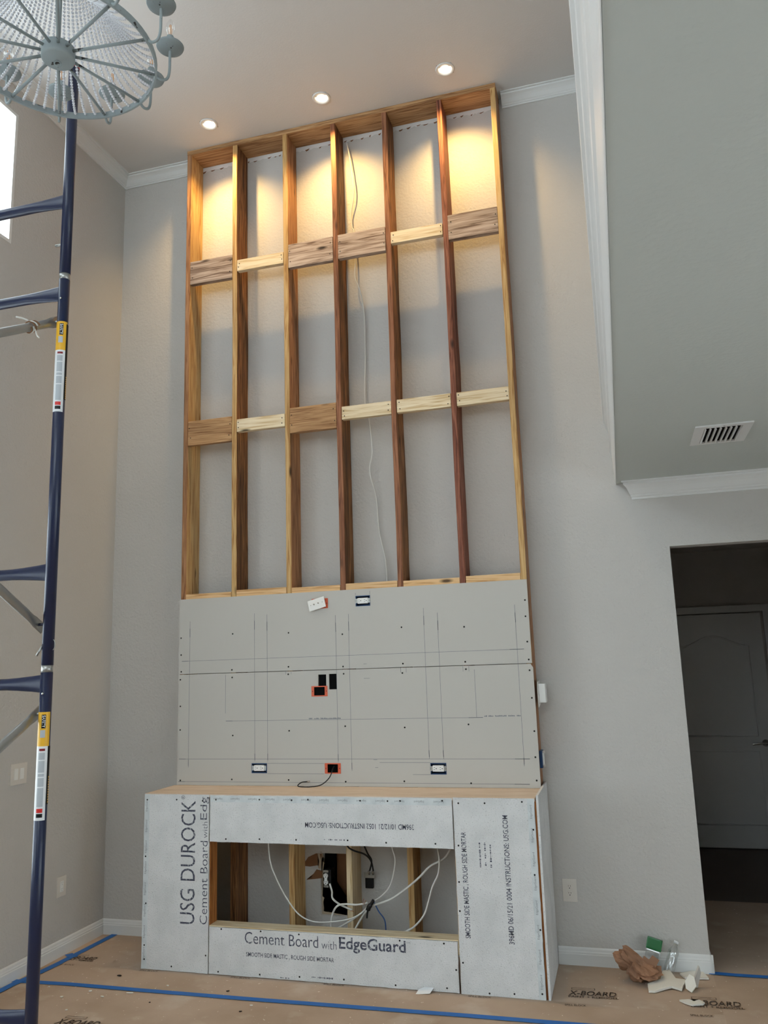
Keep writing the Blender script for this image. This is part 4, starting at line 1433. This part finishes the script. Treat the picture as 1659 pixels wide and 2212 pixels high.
def scaffold():
    t = thing('scaffold', (PX, PY, 0), 'navy blue steel scaffold tower with galvanised cross braces by the window wall', 'scaffold')
    FACE = -51.6      # heading of the room side the stickers face
    bays = [(0.285, 1.809), (1.809, 3.350), (3.350, 4.30)]

    def end_frame(y, main):
        for x in ((PX, PX - 1.45) if main else (PX, PX - 1.45)):
            for k, (z0, z1) in enumerate(bays[:3 if main and x == PX else 2]):
                top = z1 - 0.012 if k < 2 else z1
                up = tube('upright_tube', [(x, y, z0 + 0.014), (x, y, top)], PR, NAVY, t, 24, False)
                if k < 2:
                    tube('coupling_ring', [(x, y, z1 - 0.026 + 0.012), (x, y, z1 + 0.016)], PR * 0.96, STEEL, t, 20, False)
                if main and x == PX and k < 2:
                    stickers(up, Vector((x, y, z0 + 0.014)), (1.60, 3.098)[k])
            # castor
            tube('castor_stem', [(x, y, 0.15), (x, y, 0.30)], 0.017, STEEL, t, 12, False)
            wh = link('castor_wheel', lathe_mesh('castor_wheel', [(0, -0.02), (0.05, -0.022), (0.072, -0.02), (0.076, 0), (0.072, 0.02), (0.05, 0.022), (0, 0.02)], 24), RUBBER, t, (x, y + 0.03, 0.082))
            wh.rotation_euler = (0, math.radians(90), 0)
            box('castor_fork', x - 0.03, x - 0.025, y - 0.01, y + 0.05, 0.06, 0.155, STEEL, t)
            box('castor_fork', x + 0.025, x + 0.03, y - 0.01, y + 0.05, 0.06, 0.155, STEEL, t)
            box('castor_plate', x - 0.03, x + 0.03, y - 0.02, y + 0.05, 0.150, 0.157, STEEL, t)
        for z in (0.642, 1.757, 2.165, 3.283, 3.688):
            if z > 3.36 and not main:
                continue
            a, b = PX - PR * 0.6, PX - 1.45 + PR * 0.6
            n = 12
            bm = bmesh.new()
            rings = []
            xs = [a, a - 0.012, a - 0.05, a - 0.11, a - 0.16, a - 0.3, b + 0.3, b + 0.16, b + 0.11, b + 0.05, b + 0.012, b]
            hs = [0.034, 0.032, 0.028, 0.0235, 0.021, 0.0205, 0.0205, 0.021, 0.0235, 0.028, 0.032, 0.034]
            ws = [0.010, 0.010, 0.012, 0.016, 0.0195, 0.0205, 0.0205, 0.0195, 0.016, 0.012, 0.010, 0.010]
            for x, h_, w_ in zip(xs, hs, ws):
                rings.append([bm.verts.new((x - PX, w_ * math.cos(2 * math.pi * k / 16), h_ * math.sin(2 * math.pi * k / 16))) for k in range(16)])
            for i in range(n - 1):
                for k in range(16):
                    j = (k + 1) % 16
                    bm.faces.new([rings[i][k], rings[i][j], rings[i + 1][j], rings[i + 1][k]])
            bmesh.ops.recalc_face_normals(bm, faces=bm.faces)
            link('rung', to_mesh(bm, 'rung', True), NAVY, t, (PX, y, z))

    def stickers(up, base_loc, ztop):
        c = FACE
        zt = ztop - base_loc.z
        S_ = (0.345 / 0.365)

        def patch(name, r, a0, a1, z0, z1, mat):
            bm = bmesh.new()
            shell(bm, r, c + a0, c + a1, z0, z1, 14)
            return link(name, to_mesh(bm, name, True), mat, up, (0, 0, 0), True)
        # angles: positive turns towards the doorway side
        zy, zw = zt + 0.057, zt - 0.062
        patch('yellow_label', PR + 0.0005, -95, 52, zw, zy, YELLOW)
        patch('label_panel', PR + 0.0008, -28, 10, zt + 0.000, zt + 0.048, BLACK)
        wrap_text('SAFETY', PR + 0.0011, c + 6, c - 22, zt + 0.045, zt + 0.003, LABELW, up, (0, 0, 0))
        patch('label_panel', PR + 0.0008, -38, 8, zt - 0.032, zt - 0.006, LABELG)
        patch('white_label', PR + 0.0005, -100, 40, zw - 0.252, zw, LABELW)
        patch('label_panel', PR + 0.0008, -40, 14, zw - 0.016, zw - 0.008, MAROON)
        for (a, b) in ((0.022, 0.046), (0.050, 0.090), (0.094, 0.104), (0.108, 0.138), (0.142, 0.206)):
            patch('label_panel', PR + 0.0008, -42, 14, zw - b, zw - a, LABELG)
        patch('label_panel', PR + 0.0008, -42, 14, zw - 0.226, zw - 0.212, RED)
        patch('label_panel', PR + 0.0008, -42, 14, zw - 0.242, zw - 0.229, BLACK)
        patch('side_strip', PR + 0.0007, 40.5, 92, zw - 0.20, zw + (0.0 if ztop < 2 else 0.11), BLACK)
        bm = bmesh.new()
        for k in range(11):
            shell(bm, PR + 0.001, c + 62, c + 86, zw - 0.195 + k * 0.0085, zw - 0.190 + k * 0.0085, 4)
        link('hazard_stripes', to_mesh(bm, 'hazard_stripes', True), YELLOW, up, (0, 0, 0), True)

    end_frame(PY, True)
    end_frame(PY - 2.13, False)
    # bolts, pins and clips on the upright in front
    for z in (1.722, 3.252):
        o = link('rivet', lathe_mesh('rivet', [(0, 0.004), (0.004, 0.003), (0.005, 0), (0, 0)], 10), CHROME, t, (PX + (PR + 0.0002) * math.cos(math.radians(FACE - 30)), PY + (PR + 0.0002) * math.sin(math.radians(FACE - 30)), z))
        o.rotation_euler = (0, math.radians(90), math.radians(FACE - 30))
    tube('lock_pin', [(PX - 0.012, PY - 0.016, 1.895), (PX - 0.026, PY - 0.02, 1.868), (PX - 0.032, PY - 0.02, 1.858)], 0.0042, STEEL, t, 8, False)
    tube('spring_clip', [(PX + 0.018, PY, 1.915), (PX + 0.027, PY, 1.91), (PX + 0.030, PY, 1.895), (PX + 0.027, PY, 1.882), (PX + 0.018, PY, 1.876)], 0.0018, STEEL, t, 6)
    for zz, l_ in ((1.972, 0.055), (3.497, 0.05)):
        tube('brace_stud', [(PX - 0.015, PY, zz), (PX - l_, PY, zz)], 0.0055, NAVY if zz < 3 else STEEL, t, 10, False)
    # cross braces to the other end of the tower
    Y2 = PY - 2.13

    def brace(x, za, zb):
        n = Vector((x, PY, za))
        f = Vector((x, Y2, zb))
        d = (f - n).normalized()
        bm = bmesh.new()
        pts = [n - d * 0.03, n + d * 0.02, n + d * 0.05, n + d * 0.09, f - d * 0.09, f - d * 0.05, f + d * 0.03]
        side = Vector((1, 0, 0))
        upv = d.cross(side)
        rings = []
        for k, p in enumerate(pts):
            w_ = 0.005 if k in (0, 1, 5, 6) else 0.016 if k in (3, 4) else 0.010
            h_ = 0.021 if k in (0, 1, 5, 6) else 0.0165
            rings.append([bm.verts.new(p - n + side * w_ * math.cos(2 * math.pi * q / 12) + upv * h_ * math.sin(2 * math.pi * q / 12)) for q in range(12)])
        for i in range(len(pts) - 1):
            for q in range(12):
                j = (q + 1) % 12
                bm.faces.new([rings[i][q], rings[i][j], rings[i + 1][j], rings[i + 1][q]])
        bm.faces.new(rings[0])
        bm.faces.new(rings[-1])
        bmesh.ops.recalc_face_normals(bm, faces=bm.faces)
        return link('cross_brace', to_mesh(bm, 'cross_brace', True), STEEL, t, n)
    xb = PX - 0.036
    b1 = brace(xb, 3.165, 1.972)
    brace(xb - 0.012, 1.972, 3.165)
    brace(xb, 1.650, 0.45)
    brace(xb - 0.012, 0.45, 1.650)
    bl_ = []
    for z in (3.165, 1.650):
        tube('brace_stud', [(PX - 0.015, PY, z), (PX - 0.055, PY, z)], 0.0055, STEEL, t, 10, False)
    # twine tied round the upper brace
    d = (Vector((xb, Y2, 1.972)) - Vector((xb, PY, 3.165))).normalized()
    for k in range(3):
        c = Vector((xb, PY, 3.165)) + d * (0.125 + 0.014 * k)
        pts = [c + Vector((0.020 * math.cos(a), 0, 0)) + d.cross(Vector((1, 0, 0))) * 0.020 * math.sin(a) + d * 0.004 * a for a in [i * math.pi / 5 for i in range(11)]]
        tube('twine', pts, 0.0025, CABLEW if k == 1 else KRAFT, b1, 6)
    c = Vector((xb, PY, 3.165)) + d * 0.15
    tube('twine', [c + Vector((0.015, 0, -0.01)), c + Vector((0.02, 0.01, -0.035)), c + Vector((0.03, 0.01, -0.045))], 0.003, CABLEW, b1, 6)
    tube('twine', [c + Vector((0.0, -0.02, 0.018)), c + Vector((-0.01, -0.04, 0.02)), c + Vector((-0.02, -0.06, 0.018))], 0.003, CABLEW, b1, 6)
    # red tip on the top tube
    tube('end_cap', [(PX, PY, 4.30), (PX, PY, 4.315)], PR * 1.03, RED, t, 20, False)


scaffold()

# ------------------------------------------------------------------ chandelier
CX, CY, CZ, CR = 1.3484, -3.3535, 3.80, 0.312


def chandelier():
    t = thing('chandelier', (CX, CY, CZ), 'round distressed grey chandelier with crystal bead strands and candle lamps', 'chandelier')
    seg = 72
    bm = bmesh.new()
    prof = [(CR - 0.004, -0.011), (CR + 0.003, -0.011), (CR + 0.003, 0.011), (CR - 0.004, 0.011)]
    rings = []
    for k in range(seg):
        a = 2 * math.pi * k / seg
        rings.append([bm.verts.new((r * math.cos(a), r * math.sin(a), z)) for r, z in prof])
    for k in range(seg):
        n = rings[(k + 1) % seg]
        for q in range(4):
            j = (q + 1) % 4
            bm.faces.new([rings[k][q], rings[k][j], n[j], n[q]])
    bmesh.ops.recalc_face_normals(bm, faces=bm.faces)
    link('ring', to_mesh(bm, 'ring'), PALEG, t, (0, 0, 0), True)
    link('hub', lathe_mesh('hub', [(0, -0.028), (0.046, -0.027), (0.0515, -0.024), (0.053, -0.019), (0.053, 0.018), (0.044, 0.026), (0, 0.030)], 32), PALEG, t, (0, 0, 0), True)
    hook = link('hub_loop', None or lathe_mesh('hub_loop', [(0.008, 0.0), (0.0105, 0.002), (0.013, 0.0), (0.0105, -0.002), (0.008, 0.0)], 16), PALEG, t, (0, 0, -0.040), True)
    hook.rotation_euler = (math.radians(90), 0, math.radians(40))
    spoke = None
    sauc = lathe_mesh('candle_dish', [(0, -0.010), (0.012, -0.010), (0.030, -0.006), (0.045, 0.002), (0.0475, 0.008), (0.043, 0.008), (0.028, 0.001), (0, -0.002)], 28)
    cup = lathe_mesh('candle_sleeve', [(0, -0.003), (0.012, -0.003), (0.0125, 0.045), (0.010, 0.047), (0, 0.047)], 16)
    bulb = lathe_mesh('bulb', [(0.006, 0.047), (0.010, 0.055), (0.0165, 0.072), (0.017, 0.082), (0.012, 0.098), (0.005, 0.112), (0, 0.116)], 16)
    bmf = bmesh.new()
    for k in range(4):
        a = k * math.pi / 2
        add_tube(bmf, [(0.004 * math.cos(a), 0.004 * math.sin(a), 0.054), (0.005 * math.cos(a), 0.005 * math.sin(a), 0.07), (0.003 * math.cos(a), 0.003 * math.sin(a), 0.092)], 0.0012, 5)
    fil = to_mesh(bmf, 'filament', True)
    bms = bmesh.new()
    add_tube(bms, [(0.045, 0, 0), (CR - 0.003, 0, 0)], 0.0052, 10)
    spm = to_mesh(bms, 'spoke', True)
    bma = bmesh.new()
    add_tube(bma, catmull([(CR + 0.002, 0, -0.004), (CR + 0.018, 0, -0.014), (CR + 0.036, 0, -0.006), (CR + 0.044, 0, 0.022), (CR + 0.045, 0, 0.075), (CR + 0.045, 0, 0.112)]), 0.0048, 10)
    arm = to_mesh(bma, 'lamp_arm', True)
    for k in range(12):
        a = math.radians(7.0 + 30 * k)
        o = link('spoke', spm, PALEG, t, (0, 0, 0), True)
        o.rotation_euler = (0, 0, a)
        o = link('lamp_arm', arm, PALEG, t, (0, 0, 0), True)
        o.rotation_euler = (0, 0, a)
        d = link('candle_dish', sauc, PALEG, o, (CR + 0.045, 0, 0.116), True)
        link('candle_sleeve', cup, PALEG, o, (CR + 0.045, 0, 0.118), True)
        link('bulb', bulb, BULB, o, (CR + 0.045, 0, 0.118), True)
        link('filament', fil, AMBER, o, (CR + 0.045, 0, 0.118), True)
    # bead strands swagging from the ring to the crown
    ztop, rtop = 0.62, 0.075
    n = 58
    bm = bmesh.new()
    P0, P1 = Vector((CR - 0.008, 0, 0.004)), Vector((rtop, 0, ztop))
    for k in range(n + 1):
        s = k / n
        x = P0.x + (P1.x - P0.x) * (1 - (1 - s) ** 2.0)
        z = P0.z + (P1.z - P0.z) * (s ** 1.55)
        r = 0.0056
        bmesh.ops.create_icosphere(bm, subdivisions=1, radius=r, matrix=Matrix.Translation((x, 0, z)))
    strand = to_mesh(bm, 'bead_strand', True)
    for k in range(54):
        o = link('bead_strand', strand, BEAD, t, (0, 0, 0), True)
        o.rotation_euler = (0, 0, 2 * math.pi * (k + 0.5) / 54)
    link('crown_ring', lathe_mesh('crown_ring', [(rtop - 0.006, ztop - 0.012), (rtop + 0.004, ztop - 0.012), (rtop + 0.006, ztop + 0.02), (rtop - 0.02, ztop + 0.04), (0, ztop + 0.045)], 32), PALEG, t, (0, 0, 0), True)
    tube('centre_rod', [(CX, CY, CZ + 0.025), (CX, CY, H - 0.03)], 0.005, PALEG, t, 10, False)
    link('ceiling_canopy', lathe_mesh('ceiling_canopy', [(0.0, H - CZ - 0.035), (0.02, H - CZ - 0.035), (0.055, H - CZ - 0.015), (0.062, H - CZ - 0.001), (0, H - CZ - 0.001)], 28), PALEG, t, (0, 0, 0), True)


chandelier()
